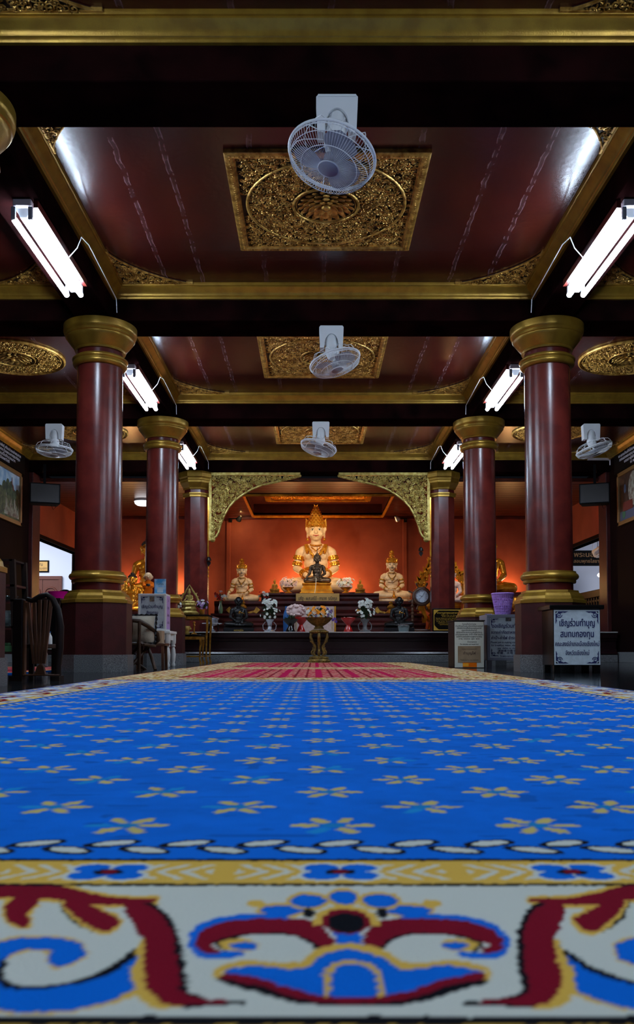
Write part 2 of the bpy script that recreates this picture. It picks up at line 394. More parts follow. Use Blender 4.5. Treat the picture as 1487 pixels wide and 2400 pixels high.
# ------------------------------------------------------------------ the hall
H_BEAM = 3.11; H_CEIL = 3.41
YB = [1.26, 4.46, 7.65, 10.85, 14.05]; HB = .2
XC = 2.03; HX = .162; XW = 4.75; XA = 5.0; YW = 18.0
def sbox(name, m, *b, bevel=0, **k):
    return struct(MB().box(*b).obj(name, m, bevel=bevel))
fl = MB(); fl.box(-9, 9, -3.4, 20, -.12, 0); struct(fl.obj('floor', 'floor_granite'))
struct(MB().box(-XW-.3, XW+.3, -3.4, 14.25, H_CEIL, H_CEIL+.1).obj('ceiling', 'ceiling_lacquer'))
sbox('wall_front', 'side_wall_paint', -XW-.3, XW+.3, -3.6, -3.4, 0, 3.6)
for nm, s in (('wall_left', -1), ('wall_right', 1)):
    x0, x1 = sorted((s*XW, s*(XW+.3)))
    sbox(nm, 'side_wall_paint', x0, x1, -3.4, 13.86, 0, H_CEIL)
    # altar end: side wall with a doorway
    a0, a1 = sorted((s*XA, s*(XA+.12))); D0, D1, DT = 14.9, 17.75, 2.19
    m = MB(); m.box(a0, a1, 13.86, D0, 0, 3.4); m.box(a0, a1, D1, YW, 0, 3.4); m.box(a0, a1, D0, D1, DT, 3.4)
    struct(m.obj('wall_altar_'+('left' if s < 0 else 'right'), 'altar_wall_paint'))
    p0, p1 = sorted((s*4.69, s*5.0))
    sbox('wall_pier_'+('left' if s < 0 else 'right'), 'lacquer_pedestal', p0, p1, 13.87, 14.25, 0, H_BEAM, bevel=.01)
    # granite skirting along the aisle wall
    b0, b1 = sorted((s*XW, s*(XW-.03)))
    sbox('baseboard_'+('left' if s < 0 else 'right'), 'granite', b0, b1, -3.4, 13.86, 0, .16, bevel=.004)
    # door frame lining
    q0, q1 = sorted((s*(XA-.03), s*(XA+.15)))
    m = MB(); m.box(q0, q1, D0-.07, D0, 0, DT); m.box(q0, q1, D1, D1+.07, 0, DT); m.box(q0, q1, D0-.07, D1+.07, DT, DT+.07)
    struct(m.obj('trim_'+('8' if s < 0 else '9'), 'side_wall_paint', bevel=.008))
    # side room beyond
    r0, r1 = sorted((s*(XA+.12), s*8.9))
    m = MB(); m.box(r0, r1, 19.0, 19.1, 0, 3.2); m.box(*sorted((s*8.9, s*9.0)), 14, 19.1, 0, 3.2); m.box(r0, r1, 13.8, 13.9, 0, 3.2); m.box(*sorted((s*(XA+.12), s*(XA+.2))), 18, 19, 0, 3.2)
    m.box(r0, r1, 13.8, 19.1, 3.2, 3.3)
    struct(m.obj('wall_annex_'+('left' if s < 0 else 'right'), 'annex_wall'))
struct(MB().box(-XA-.12, XA+.12, YW, YW+.15, 0, 3.4).obj('wall_back', 'altar_wall_paint'))
# flat pilaster edges on the altar wall
for i, x in enumerate((-1.9, 1.83)):
    sbox('trim_%d' % (10+i), 'altar_wall_paint', x-.04, x+.04, YW-.05, YW, 0, 3.02, bevel=.006)
# timber ceiling over the altar with its coffer
ZA = 3.02; K = (-1.36, 1.34, 15.4, 17.82); KT = 3.26
m = MB()
nb = 18
for i in range(nb):
    y0 = 14.25+(YW-14.25)*i/nb; y1 = 14.25+(YW-14.25)*(i+1)/nb-.012
    segs = [(-XA, XA)] if (y1 <= K[2] or y0 >= K[3]) else [(-XA, K[0]), (K[1], XA)]
    for a, b in segs: m.box(a, b, y0, y1, ZA, ZA+.03)
m.box(-XA, K[0], 14.2, YW, ZA+.02, ZA+.05); m.box(K[1], XA, 14.2, YW, ZA+.02, ZA+.05); m.box(K[0], K[1], 14.2, K[2], ZA+.02, ZA+.05); m.box(K[0], K[1], K[3], YW, ZA+.02, ZA+.05)
struct(m.obj('ceiling_altar', 'ceiling_wood'))
m = MB(); m.box(K[0]-.02, K[0], K[2], K[3], ZA, KT); m.box(K[1], K[1]+.02, K[2], K[3], ZA, KT); m.box(K[0], K[1], K[3], K[3]+.02, ZA, KT); m.box(K[0], K[1], K[2]-.02, K[2], ZA, KT); m.box(K[0], K[1], K[2], K[3], KT, KT+.03)
struct(m.obj('ceiling_coffer', 'lacquer_pedestal'))
m = MB(); m.ringrect(K[0]-.04, K[1]+.04, K[2]-.04, K[3]+.04, [(0, ZA), (0, ZA-.03), (.02, ZA-.045), (.05, ZA-.03), (.05, ZA)])
struct(m.obj('trim_12', 'gold_leaf', smooth=30))
m = MB(); m.box(-XA, XA, YW-.06, YW, ZA-.07, ZA); struct(m.obj('trim_13', 'tier_wood', bevel=.01))
# beams
nbm = 0
def beam(*b):
    global nbm
    nbm += 1
    o = struct(MB().box(*b).obj('ceiling_beam', 'beam_paint', bevel=.012)); return o
for y in YB: beam(-XW, XW, y-HB, y+HB, H_BEAM, H_CEIL+.02)
for s in (-1, 1):
    for y0, y1 in [(-3.4, YB[0]-HB)]+[(YB[i]+HB, YB[i+1]-HB) for i in range(4)]:
        beam(s*XC-HX, s*XC+HX, y0, y1, H_BEAM, H_CEIL+.02)
# gilded cornice round every coffer of the ceiling
prof = [(-.005, 3.295), (.022, 3.295), (.028, 3.305), (.028, 3.316), (.036, 3.32), (.04, 3.332), (.052, 3.345), (.075, 3.362), (.088, 3.375), (.088, 3.384), (.1, 3.386), (.104, 3.398), (.104, 3.412)]
ci = 14
for i in range(4):
    for x0, x1 in ((-XW, -XC-HX), (-XC+HX, XC-HX), (XC+HX, XW)):
        m = MB(); m.ringrect(x0, x1, YB[i]+HB, YB[i+1]-HB, prof)
        struct(m.obj('trim_%d' % ci, 'gold_paint', smooth=35)); ci += 1
# ------------------------------------------------------------------ carved work
def curls(mb, inside, x0, x1, y0, y1, step, seed, z0=0, zr=.012, r=.0058):
    "openwork of spiral tendrils and leaves over a region"
    R = random.Random(seed); y = y0+step/2; row = 0
    while y < y1:
        x = x0+step/2+(step/2 if row % 2 else 0)
        while x < x1:
            px = x+R.uniform(-.22, .22)*step; py = y+R.uniform(-.22, .22)*step
            if inside(px, py):
                a0 = R.uniform(0, 2*pi); sg = R.choice((-1, 1)); rad = step*R.uniform(.5, .68); n = 9; pts = []; rr = []
                for k in range(n):
                    t = k/(n-1); q = rad*(1-.72*t); a = a0+sg*t*2*pi*1.15
                    pts.append((px+q*cos(a), py+q*sin(a), z0-zr*(.3+.7*sin(pi*t*.9)))); rr.append(r*(1.25-.6*t))
                mb.tube(pts, rr, 5)
                mb.ell((pts[-1][0], pts[-1][1], z0-zr), (r*1.7, r*1.7, r*1.3), 6, 4)
                for q in range(2):
                    a = R.uniform(0, 2*pi); d = Vector((cos(a), sin(a), 0)); c = Vector((px, py, z0-zr*.7))+d*rad*.9; t = Vector((-d.y, d.x, 0)); L = step*.5
                    mb.add([c-d*L*.2, c+t*L*.2, c+d*L, c-t*L*.2, c+Vector((0, 0, -.009))+d*L*.2], [(0, 1, 4), (1, 2, 4), (2, 3, 4), (3, 0, 4), (3, 2, 1, 0)])
            x += step
        y += step*.86; row += 1
def rosette(mb, z0=0):
    for r, n, w, h in ((.2, 20, .035, .012), (.155, 14, .045, .02), (.11, 10, .048, .028), (.065, 8, .038, .034)):
        for i in range(n):
            a = 2*pi*(i+.5)/n; M = Matrix.Rotation(a, 3, 'Z') @ Matrix.Rotation(.35, 3, 'Y')
            mb.ell((r*.82*cos(a), r*.82*sin(a), z0-h*.6), (.045, w*.62, .008), 8, 5, M)
    mb.ell((0, 0, z0-.03), (.035, .035, .02), 16, 8)
def ring(mb, R, r, z): mb.tube(circ(R, 72, z=z), r, 6, closed=True)
# square medallion
SQ = .672
g_frame = MB(); g_frame.ringrect(-SQ, SQ, -SQ, SQ, [(0, 0), (0, -.026), (.014, -.036), (.05, -.036), (.056, -.028), (.066, -.028), (.07, -.012), (.07, 0)])
for s in (-1, 1):
    for k in range(46):
        q = -SQ+.03+k*(2*SQ-.06)/45
        g_frame.ell((q, s*(SQ-.032), -.037), (.006, .006, .005), 6, 4); g_frame.ell((s*(SQ-.032), q, -.037), (.006, .006, .005), 6, 4)
ME_sq = [('frame', g_frame.data('frame', 'gold_carved', 40)), ('backing', MB().box(-SQ+.06, SQ-.06, -SQ+.06, SQ-.06, -.006, 0).data('backing', 'carving_ground'))]
c = MB(); curls(c, lambda x, y: .245 < (x*x+y*y)**.5 < .55 or (x*x+y*y)**.5 > .585, -SQ+.07, SQ-.07, -SQ+.07, SQ-.07, .047, 3, -.008)
ME_sq.append(('carving', c.data('carving', 'gold_carved', 60)))
c = MB(); ring(c, .567, .012, -.018); ring(c, .235, .011, -.02); ring(c, .215, .006, -.018); ME_sq.append(('ring_moulding', c.data('ring_moulding', 'gold_carved', 60)))
c = MB(); rosette(c, -.006); ME_sq.append(('rosette', c.data('rosette', 'gold_carved', 60)))
def medal(parts, name, label, cat, loc, group):
    t = thing(name, label, cat, loc, 0, group)
    for n, me in parts: link(n, me, t)
    return t
places = ['over the foreground bay above the camera', 'behind the nearest ceiling fan', 'behind the middle ceiling fan', 'behind the farthest centre ceiling fan']
for i in (1, 2, 3):
    medal(ME_sq, 'ceiling_medallion', 'square gilded openwork ceiling panel '+places[i], 'ceiling ornament', (0 if i > 1 else -.0, (YB[i]+YB[i+1])/2-.03, H_CEIL), 'square gilded ceiling panels')
RC = .56
c = MB(); ring(c, RC-.015, .018, -.012); ring(c, RC-.05, .008, -.012); ring(c, .235, .011, -.02); ME_rd = [('frame', c.data('frame', 'gold_carved', 60))]
c = MB(); c.lathe([(RC-.02, -.006), (RC-.02, 0)], 48); ME_rd.append(('backing', c.data('backing', 'carving_ground')))
c = MB(); curls(c, lambda x, y: .25 < (x*x+y*y)**.5 < RC-.06, -RC, RC, -RC, RC, .047, 5, -.008); ME_rd.append(('carving', c.data('carving', 'gold_carved', 60)))
c = MB(); rosette(c, -.006); ME_rd.append(('rosette', c.data('rosette', 'gold_carved', 60)))
for i, wd in ((2, 'beside the near'), (3, 'beside the second')):
    for s in (-1, 1):
        medal(ME_rd, 'round_ceiling_medallion', 'round gilded openwork ceiling panel in the %s aisle %s %s column' % ('left' if s < 0 else 'right', wd, 'left' if s < 0 else 'right'), 'ceiling ornament', (s*3.4, (YB[i]+YB[i+1])/2, H_CEIL), 'round gilded aisle ceiling panels')
# corner ornaments of the ceiling
LC = .62
def corner_in(x, y): return x > .02 and y > .02 and (x/LC)**.72+(y/LC)**.72 < .98
c = MB(); curls(c, corner_in, 0, LC, 0, LC, .045, 9, -.008, r=.005); me_c = c.data('carving', 'gold_carved', 60)
edge = [(LC*(1-t)**1.39, LC*t**1.39) for t in [k/20 for k in range(21)]]
c = MB(); c.prism([(0, 0)]+edge, -.006, 0, 'XY'); me_b = c.data('backing', 'carving_ground')
c = MB(); c.tube([(x, y, -.012) for x, y in edge], .008, 5); c.box(0, LC, 0, .016, -.02, 0); c.box(0, .016, 0, LC, -.02, 0); me_e = c.data('frame', 'gold_carved', 50)
for i in (0, 1, 2, 3):
    for xa, xb, nm in ((-XC+HX, XC-HX, 'centre'), (-XW, -XC-HX, 'left aisle'), (XC+HX, XW, 'right aisle')):
        for cx, cy, rz, cn in ((xa, YB[i]+HB, 0, 'near left'), (xb, YB[i]+HB, pi/2, 'near right'), (xb, YB[i+1]-HB, pi, 'far right'), (xa, YB[i+1]-HB, -pi/2, 'far left')):
            if i == 0 and cn[:3] == 'nea': continue
            if nm != 'centre' and (i < 1 or cn[:3] == 'nea'): continue
            dx = .1 if cx == xa else -.1; dy = .1 if 'near' in cn else -.1
            t = thing('ceiling_corner_ornament', 'gilded openwork %s corner of the %s ceiling, %s' % (cn, nm, ('bay cut by the photo top', 'nearest whole bay', 'second bay', 'farthest bay')[i]), 'ceiling ornament', (cx+dx, cy+dy, H_CEIL), rz, 'gilded ceiling corners')
            link('backing', me_b, t); link('carving', me_c, t); link('frame', me_e, t)
# coffer frame above the altar
t = thing('altar_ceiling_panel', 'bright gold carved frame set inside the ceiling recess above the largest seated statue', 'ceiling ornament', (-.01, 16.6, KT))
c = MB(); c.ringrect(-1.06, 1.06, -.65, .65, [(0, 0), (0, -.05), (.03, -.06), (.1, -.06), (.11, -.03), (.11, 0)])
for k in range(60): c.ell((-1.0+2.0*k/59, .6, -.062), (.013, .02, .012), 6, 4); c.ell((-1.0+2.0*k/59, -.6, -.062), (.013, .02, .012), 6, 4)
c.obj('frame', 'gold_leaf', t, smooth=40)
c = MB(); c.box(-.95, .95, -.54, .54, -.01, 0); c.obj('backing', 'carving_ground', t)
c = MB(); curls(c, lambda x, y: True, -.93, .93, -.53, .53, .075, 12, -.012, r=.009); c.obj('carving', 'gold_leaf', t, smooth=60)
# ------------------------------------------------------------------ columns
OCT = pi/8
def octp(prof, n=8): return MB().lathe([(r/cos(pi/8), z) for r, z in prof], 8, ph=OCT)
ME_col = [
 ('plinth', octp([(.3, 0), (.3, .15)]).data('plinth', 'granite')),
 ('pedestal', octp([(.285, .15), (.285, .61)]).data('pedestal', 'lacquer_pedestal')),
 ('base_moulding', octp([(.292, .605), (.292, .632), (.275, .64), (.27, .665), (.252, .69), (.235, .7), (.232, .718)]).data('base_moulding', 'gold_paint')),
 ('base_ring', MB().lathe([(.205, .786), (.228, .787), (.232, .8), (.23, .815), (.24, .818), (.252, .83), (.256, .846), (.25, .862), (.236, .872), (.232, .876), (.232, .888), (.205, .89)], 48).data('base_ring', 'gold_paint', 40)),
 ('shaft', MB().lathe([(.206, .71), (.206, 1.2), (.204, 2.0), (.2, 2.9)], 64).data('shaft', 'lacquer_column', 40)),
 ('collar', MB().lathe([(.2, 2.735), (.222, 2.737), (.238, 2.752), (.242, 2.77), (.236, 2.782), (.236, 2.79), (.248, 2.8), (.248, 2.81), (.226, 2.815), (.222, 2.832), (.2, 2.84)], 48).data('collar', 'gold_paint', 40)),
 ('capital', MB().lathe([(.2, 2.875), (.222, 2.877), (.228, 2.89), (.222, 2.9), (.238, 2.915), (.262, 2.945), (.285, 2.975), (.3, 2.995), (.3, 3.003), (.31, 3.008), (.31, 3.03), (.322, 3.04), (.326, 3.06), (.326, 3.11), (.2, 3.11)], 56).data('capital', 'gold_paint', 40))]
rows = {1: 'nearest, cut by the frame edge', 2: 'front', 3: 'second'}
for i in (1, 2, 3):
    for s in (-1, 1):
        if i == 1 and s == 1: continue
        sd = 'left' if s < 0 else 'right'
        lab = {1: 'round column cut off by the left edge of the photo, gold capital at the top corner',
               2: 'front %s round maroon column with gold capital and octagonal pedestal' % sd,
               3: 'second %s round maroon column with gold capital, behind the front one' % sd}[i]
        t = thing('column', lab, 'column', (s*XC, YB[i], 0), 0, 'maroon columns of the nave')
        for n, me in ME_col: link(n, me, t)
for s in (-1, 1):
    sd = 'left' if s < 0 else 'right'
    t = thing('octagonal_column', '%s eight-sided maroon column holding the carved gold bracket before the altar' % sd, 'column', (s*XC, YB[4], .48), 0, 'eight-sided columns at the altar')
    octp([(.192, 0), (.192, 2.6)]).obj('shaft', 'lacquer_column', t)
    octp([(.195, 2.215), (.215, 2.22), (.215, 2.25), (.226, 2.265), (.226, 2.285), (.195, 2.29)]).obj('collar', 'gold_paint', t)
    octp([(.2, 2.34), (.212, 2.345), (.218, 2.37), (.24, 2.41), (.262, 2.45), (.266, 2.48), (.272, 2.49), (.272, 2.52), (.286, 2.54), (.286, 2.6), (.28, 2.63)]).obj('capital', 'gold_paint', t)
    # hanging gilt strip with beads
    t = thing('gilt_strip', 'thin gilt strip with hanging beads on the inner face of the %s eight-sided column' % sd, 'ornament', (s*(XC-.205), YB[4]-.1, 0))
    m = MB(); m.box(-.012, .012, -.012, .012, 1.72, 2.7); m.obj('strip', 'gold_leaf', t)
    m = MB(); 
    for k in range(5): m.ell((0, 0, 1.68-.07*k), (.012, .012, .02), 8, 6)
    m.tube([(0, 0, 1.72), (0, 0, 1.38)], .003, 5); m.obj('bead_string', 'gold_leaf', t)
# carved brackets
W, HH = 1.5, 1.12
BE = [(0, -HH), (.05, -1.1), (.12, -1.05), (.16, -.98), (.19, -.86), (.25, -.7), (.33, -.56), (.43, -.45), (.55, -.36), (.7, -.27), (.88, -.2), (1.06, -.16), (1.2, -.16), (1.33, -.1), (1.5, -.0)]
BX = np.array([p[0] for p in BE]); BZ = np.array([p[1] for p in BE])
def bin_(x, z): return .05 < x < W and z < -.05 and z > np.interp(x, BX, BZ)+.03
for s in (-1, 1):
    sd = 'left' if s < 0 else 'right'
    t = thing('carved_bracket', 'pale gold openwork corner bracket curving out from the %s eight-sided column' % sd, 'bracket', (s*(XC-.215), YB[4]-.12, H_BEAM-.005), 0, 'carved brackets at the altar opening')
    t.scale = (-s, 1, 1)
    m = MB(); m.box(0, W, -.03, .03, -.045, 0); m.box(0, .045, -.03, .03, -HH, 0)
    m.tube([(x, 0, z) for x, z in BE if x > .03 and x < 1.1], .02, 6)
    for a in range(4): m.ell((.06+.0*a, 0, -HH+.02+.07*a), (.05, .035, .05), 8, 6)
    m.obj('frame', 'gold_pale', t, smooth=50)
    m = MB(); curls(m, bin_, 0, W, -HH, 0, .056, 21, 0, zr=.03, r=.0098)
    M = Matrix(((1, 0, 0), (0, 0, 1), (0, 1, 0)))
    m.v = [tuple(M @ Vector(v)) for v in m.v]; m.obj('carving', 'gold_pale', t, smooth=60)
    m = MB(); m.v = []; R = random.Random(4)
    for k in range(14):
        x = W*(.7+.29*k/13); z = -.05-.11*(1-k/13); m.ell((x, 0, z), (.035, .02, .028), 8, 5)
    m.obj('leaf_tip', 'gold_pale', t, smooth=60)
# ------------------------------------------------------------------ the altar stage and its tiers
t = thing('altar_stage', 'wide dark maroon altar platform with granite foot and pale top edge', 'platform', (0, 0, 0))
X0, X1 = -4.7, 4.7
MB().box(X0, X1, 13.45, YW-.01, 0, .115).obj('granite_foot', 'granite', t, bevel=.005)
m = MB(); m.prism([(13.5, .115), (13.47, .118), (13.45, .135), (13.47, .16), (13.5, .165), (13.5, .2), (13.53, .21), (13.53, .33), (13.5, .34), (13.5, .36), (13.47, .38), (13.46, .4), (13.46, .462), (YW-.01, .462), (YW-.01, .115)], X0, X1, 'YZ')
m.obj('skirt', 'skirt_paint', t, smooth=25)
MB().box(X0, X1, 13.43, YW-.01, .462, .48).obj('top_slab', 'marble', t, bevel=.004)
t = thing('altar_tiers', 'stepped dark red wooden altar rising behind the offerings', 'altar', (0, 0, .48))
def tier(x0, x1, y0, z0, z1, y1=17.85):
    h = z1-z0
    m = MB(); m.prism([(y0+.04, z0), (y0+.02, z0+h*.25), (y0+.06, z0+h*.35), (y0+.06, z0+h*.6), (y0+.02, z0+h*.7), (y0, z0+h*.8), (y0, z1), (y1, z1), (y1, z0)], x0, x1, 'YZ')
    m.obj('step', 'tier_wood', t, smooth=25)
tier(-1.95, 1.84, 14.7, 0, .18); tier(-1.92, 1.83, 15.1, .18, .36); tier(-1.9, 1.82, 15.45, .36, .6)
tier(-1.05, 1.1, 15.55, .6, .75); tier(-.96, .9, 16.25, .75, .82)
# side plinths behind the columns, for the golden statues
for s in (-1, 1):
    t = thing('side_altar', 'dark red stepped plinth under the gilded statues %s of the altar' % ('left' if s < 0 else 'right'), 'altar', (s*3.4, 0, .48))
    for (h0, h1, y) in ((0, .2, 14.9), (.2, .4, 15.2), (.4, .78 if s < 0 else .82, 16.3)):
        MB().box(-.95 if s < 0 else -.6, 1.05, y, 17.8, h0, h1).obj('step', 'tier_wood', t, bevel=.012)
# ------------------------------------------------------------------ rugs, woven knot by knot into a colour layer
def pm(u, v):
    x, y, z = at(u, v, 1.0); s = (EYE.z)/(EYE.z-z); return (EYE.x+(x-EYE.x)*s, s)
C_BL = np.array(lin(0, 97, 196)[:3]); C_DB = np.array(lin(10, 44, 120)[:3]); C_WH = np.array(lin(194, 197, 186)[:3]); C_YE = np.array(lin(204, 164, 70)[:3])
C_MA = np.array(lin(112, 8, 30)[:3]); C_BK = np.array(lin(8, 10, 18)[:3]); C_TN = np.array(lin(186, 168, 98)[:3]); C_TE = np.array(lin(20, 128, 190)[:3]); C_GD = np.array(lin(176, 138, 52)[:3])
RNG = np.random.RandomState(7)
def vnoise(x, y, s, seed=0):
    "smooth value noise"
    r = np.random.RandomState(seed); T = r.rand(64, 64)
    X = x*s; Y = y*s; i = np.floor(X).astype(int); j = np.floor(Y).astype(int); f = X-i; g = Y-j; f = f*f*(3-2*f); g = g*g*(3-2*g)
    a = T[i % 64, j % 64]; b = T[(i+1) % 64, j % 64]; c = T[i % 64, (j+1) % 64]; d = T[(i+1) % 64, (j+1) % 64]
    return (a*(1-f)+b*f)*(1-g)+(c*(1-f)+d*f)*g
def dline(x, y, P):
    P = np.array(P); best = np.full(x.shape, 9.0); wb = np.zeros(x.shape)
    for k in range(len(P)-1):
        ax_, ay_ = P[k][:2]; bx, by = P[k+1][:2]; dx, dy = bx-ax_, by-ay_; L = dx*dx+dy*dy+1e-12
        t = np.clip(((x-ax_)*dx+(y-ay_)*dy)/L, 0, 1); d = np.hypot(x-ax_-t*dx, y-ay_-t*dy)
        w_ = P[k][2]+(P[k+1][2]-P[k][2])*t if P.shape[1] > 2 else 0
        q = d-w_; m_ = q < best; best = np.where(m_, q, best)
    return best
AXS = -.063; PER = .52
def uc(v):
    return 737+(AXS-EYE.x)*2000/(pm(737, v)[1])
def px(u, v, w_=0): return (u-uc(v), v, w_)      # right of the motif's axis
def pl(u, v, w_=0): return (uc(v)-u, v, w_)      # left of it, mirrored
def smooth(P, n=5):
    out = []
    P = [P[0]]+P+[P[-1]]
    for i in range(1, len(P)-2):
        for k in range(n):
            t = k/n; p = []
            for c in range(3):
                a, b, d, e = P[i-1][c], P[i][c], P[i+1][c], P[i+2][c]
                p.append(.5*(2*b+(d-a)*t+(2*a-5*b+4*d-e)*t*t+(3*b-a-3*d+e)*t**3))
            out.append(tuple(p))
    out.append(P[-2]); return out
def poly_in(x, y, P):
    ins = np.zeros(x.shape, bool); n = len(P)
    for i in range(n):
        x0, y0 = P[i][:2]; x1, y1 = P[(i+1) % n][:2]
        c = ((y0 > y) != (y1 > y)) & (x < (x1-x0)*(y-y0)/((y1-y0) if abs(y1-y0) > 1e-12 else 1e-12)+x0); ins ^= c
    return ins
M_VOL = smooth([px(868, 2208, 20), px(896, 2182, 22), px(951, 2173, 17), px(1021, 2173, 17), px(1087, 2181, 18), px(1137, 2199, 18), px(1150, 2217, 14), px(1122, 2231, 7)])
M_VOB = smooth([px(951, 2163, 16), px(1021, 2162, 17), px(1090, 2170, 18), px(1150, 2192, 19), px(1162, 2220, 17), px(1138, 2238, 11), px(1092, 2241, 8), px(1067, 2236, 6)])
M_VOK = smooth([px(880, 2225, 10), px(905, 2200, 10), px(951, 2183, 11), px(1021, 2183, 10), px(1080, 2193, 10), px(1110, 2212, 10), px(1100, 2226, 7)])
M_STEM = smooth([px(1288, 2136, 22), px(1263, 2161, 33), px(1248, 2191, 35), px(1248, 2226, 34), px(1252, 2266, 40), px(1258, 2301, 38), px(1240, 2335, 22), px(1192, 2346, 8), px(1112, 2347, 4)])
M_STK = smooth([px(1275, 2133, 24), px(1250, 2158, 34), px(1234, 2191, 35), px(1232, 2226, 34), px(1234, 2266, 38), px(1238, 2301, 36), px(1220, 2338, 22), px(1150, 2350, 7), px(1080, 2350, 5)])
M_STY = smooth([px(1262, 2226, 34), px(1268, 2266, 44), px(1282, 2301, 44), px(1268, 2340, 24), px(1200, 2352, 8)])
M_LEAF = smooth([px(1232, 2113, 4), px(1318, 2116, 8), px(1393, 2108, 14), px(1454, 2095, 17), px(1524, 2090, 18), px(1640, 2088, 18), px(1800, 2088, 18)])
M_LF2 = smooth([px(1428, 2118, 16), px(1402, 2140, 22), px(1362, 2164, 22), px(1338, 2160, 10)])
M_LF3 = smooth([px(1520, 2112, 18), px(1560, 2140, 24), px(1545, 2160, 16)])
M_LFK = smooth([px(1440, 2122, 14), px(1420, 2146, 18), px(1385, 2172, 14)])
M_BLU = smooth([pl(373, 2212, 16), pl(352, 2262, 26), pl(290, 2308, 28), pl(202, 2336, 28), pl(101, 2346, 26), pl(20, 2335, 26), pl(-10, 2290, 26), pl(5, 2250, 22), pl(45, 2222, 17), pl(101, 2213, 14), pl(166, 2219, 17), pl(200, 2232, 18), pl(155, 2248, 20)])
M_BLK = smooth([pl(362, 2212, 14), pl(334, 2258, 26), pl(270, 2300, 26), pl(190, 2326, 24), pl(101, 2334, 22), pl(36, 2324, 24), pl(8, 2285, 26), pl(20, 2250, 20)])
M_BLY = smooth([pl(385, 2250, 18), pl(330, 2300, 28), pl(240, 2336, 26), pl(130, 2356, 18), pl(30, 2356, 18)])
M_WING = [(0, 2222), (40, 2228), (70, 2240), (100, 2264), (150, 2268), (225, 2262), (290, 2276), (292, 2290), (200, 2304), (140, 2324), (70, 2338), (0, 2340)]
M_WY = smooth([(0, 2219, 7), (45, 2226, 8), (80, 2240, 9), (110, 2262, 8), (160, 2264, 6), (230, 2258, 6), (300, 2273, 8), (300, 2290, 7)])
M_WMAR = smooth([(288, 2288, 8), (200, 2306, 9), (140, 2327, 9), (70, 2341, 8), (0, 2343, 8)])
M_WBLK = smooth([(300, 2300, 5), (215, 2318, 9), (150, 2338, 9), (70, 2351, 6), (0, 2352, 5)])
M_ARC = smooth([(0, 2256, 5), (34, 2262, 6), (56, 2280, 7), (60, 2305, 7), (60, 2330, 7)])
def border(s, t):
    "colour of the rug border: s along the edge, t in from the outer edge"
    n = s.shape; col = np.empty(n+(3,)); col[:] = C_WH
    jx = (vnoise(s, t, 260, 3)-.5)*.0028; jy = (vnoise(s, t, 260, 4)-.5)*.0028
    S_ = s+jx; T = t+jy
    Yd = np.maximum(T+.42, .3); k = np.floor(S_/PER+.5); q = np.abs(S_-k*PER)*2000/Yd   # mirrored motif
    V = 1440-2000*np.tan(np.arctan(-EYE.z/Yd)-PITCH)
    def put(m_, c): col[m_] = c
    def stroke(P, c, grow=0.0): put(dline(q, V, P) < grow, c)
    def oval(cx, cy, rx, ry): return ((q-cx)/rx)**2+((V-cy)/ry)**2
    stroke(M_LEAF, C_YE, 7); stroke(M_LFK, C_BK, 2); stroke(M_LF2, C_YE, 8); stroke(M_LF3, C_YE, 7)
    stroke(M_BLY, C_YE, 0); stroke(M_BLU, C_YE, 5); stroke(M_BLK, C_BK, 0); stroke(M_BLU, C_BL, 0)
    stroke(M_STY, C_YE, 0); stroke(M_STK, C_BK, 0); stroke(M_STEM, C_MA, 0)
    stroke(M_LEAF, C_MA); stroke(M_LF2, C_MA); stroke(M_LF3, C_MA)
    PT = ((0, 2107, 30, 16), (82, 2115, 40, 15), (146, 2137, 48, 12))
    put(oval(200, 2121, 22, 9) < 1, C_YE)
    for cx, cy, rx, ry in PT[::-1]: put(oval(cx, cy, rx+10, ry+6) < 1, C_YE); put(oval(cx, cy, rx, ry) < 1, C_BL)
    put(oval(84, 2143, 14, 12) < 1, C_BK)
    stroke(M_VOB, C_BL, 0); stroke(M_VOK, C_BK, 0); stroke(M_VOL, C_MA, 0)
    put(oval(250, 2217, 44, 15) < 1, C_YE); put(oval(238, 2219, 30, 9) < 1, C_BL)
    put((q < 30) & (V > 2175) & (V < 2222), C_BL)
    put((oval(0, 2168, 78, 42) < 1) & (V < 2172), C_YE); put(oval(0, 2163, 56, 29) < 1, C_MA); put(oval(0, 2166, 42, 23) < 1, C_BK)
    stroke(M_WBLK, C_BK, 0); put(poly_in(q, V, M_WING), C_BL); stroke(M_WY, C_YE, 0); stroke(M_WMAR, C_MA, 0); stroke(M_ARC, C_YE, 0)
    # bands
    put(T > .272, C_BK); yb = (T > .279)
    put(yb, C_YE)
    p = .195; k2 = np.floor(S_/p+.5); q2 = S_-k2*p; tc = .3155; yy = T-tc
    ch = np.abs(np.mod(np.abs(q2)-.032-np.abs(yy)*.9, .021)-.0105)  # chevrons pointing to the flowers
    put(yb & (np.abs(q2) > .034) & (np.abs(q2) < .088) & (ch < .0038) & (np.abs(yy) < .024), C_WH)
    fl_ = np.full(n, 9.0)
    for a, b in ((.016, .012), (-.016, .012), (.016, -.012), (-.016, -.012)):
        fl_ = np.minimum(fl_, ((q2-a)/.014)**2+((yy-b)/.012)**2)
    put(fl_ < 2.1, C_WH); put(fl_ < 1.15, C_BL); put((q2/.013)**2+(yy/.009)**2 < 1, C_BK); put((q2/.007)**2+(yy/.006)**2 < 1, C_MA)
    put(T > .352, C_BK); put(T > .360, C_BL)
    # chain of white leaves
    p = .0725; z = T-.408
    for o_, yo, sl in ((0, .012, 1), (p*.5, -.014, -1)):
        qq = S_-o_-np.floor((S_-o_)/p+.5)*p; e = ((qq-.001)/.026)**2+((z-yo-sl*qq*.32)/.0155)**2
        put(e < 1, C_BK); put(((qq-.002)/.019)**2+((z-yo-.001-sl*qq*.32)/.0098)**2 < 1, C_WH)
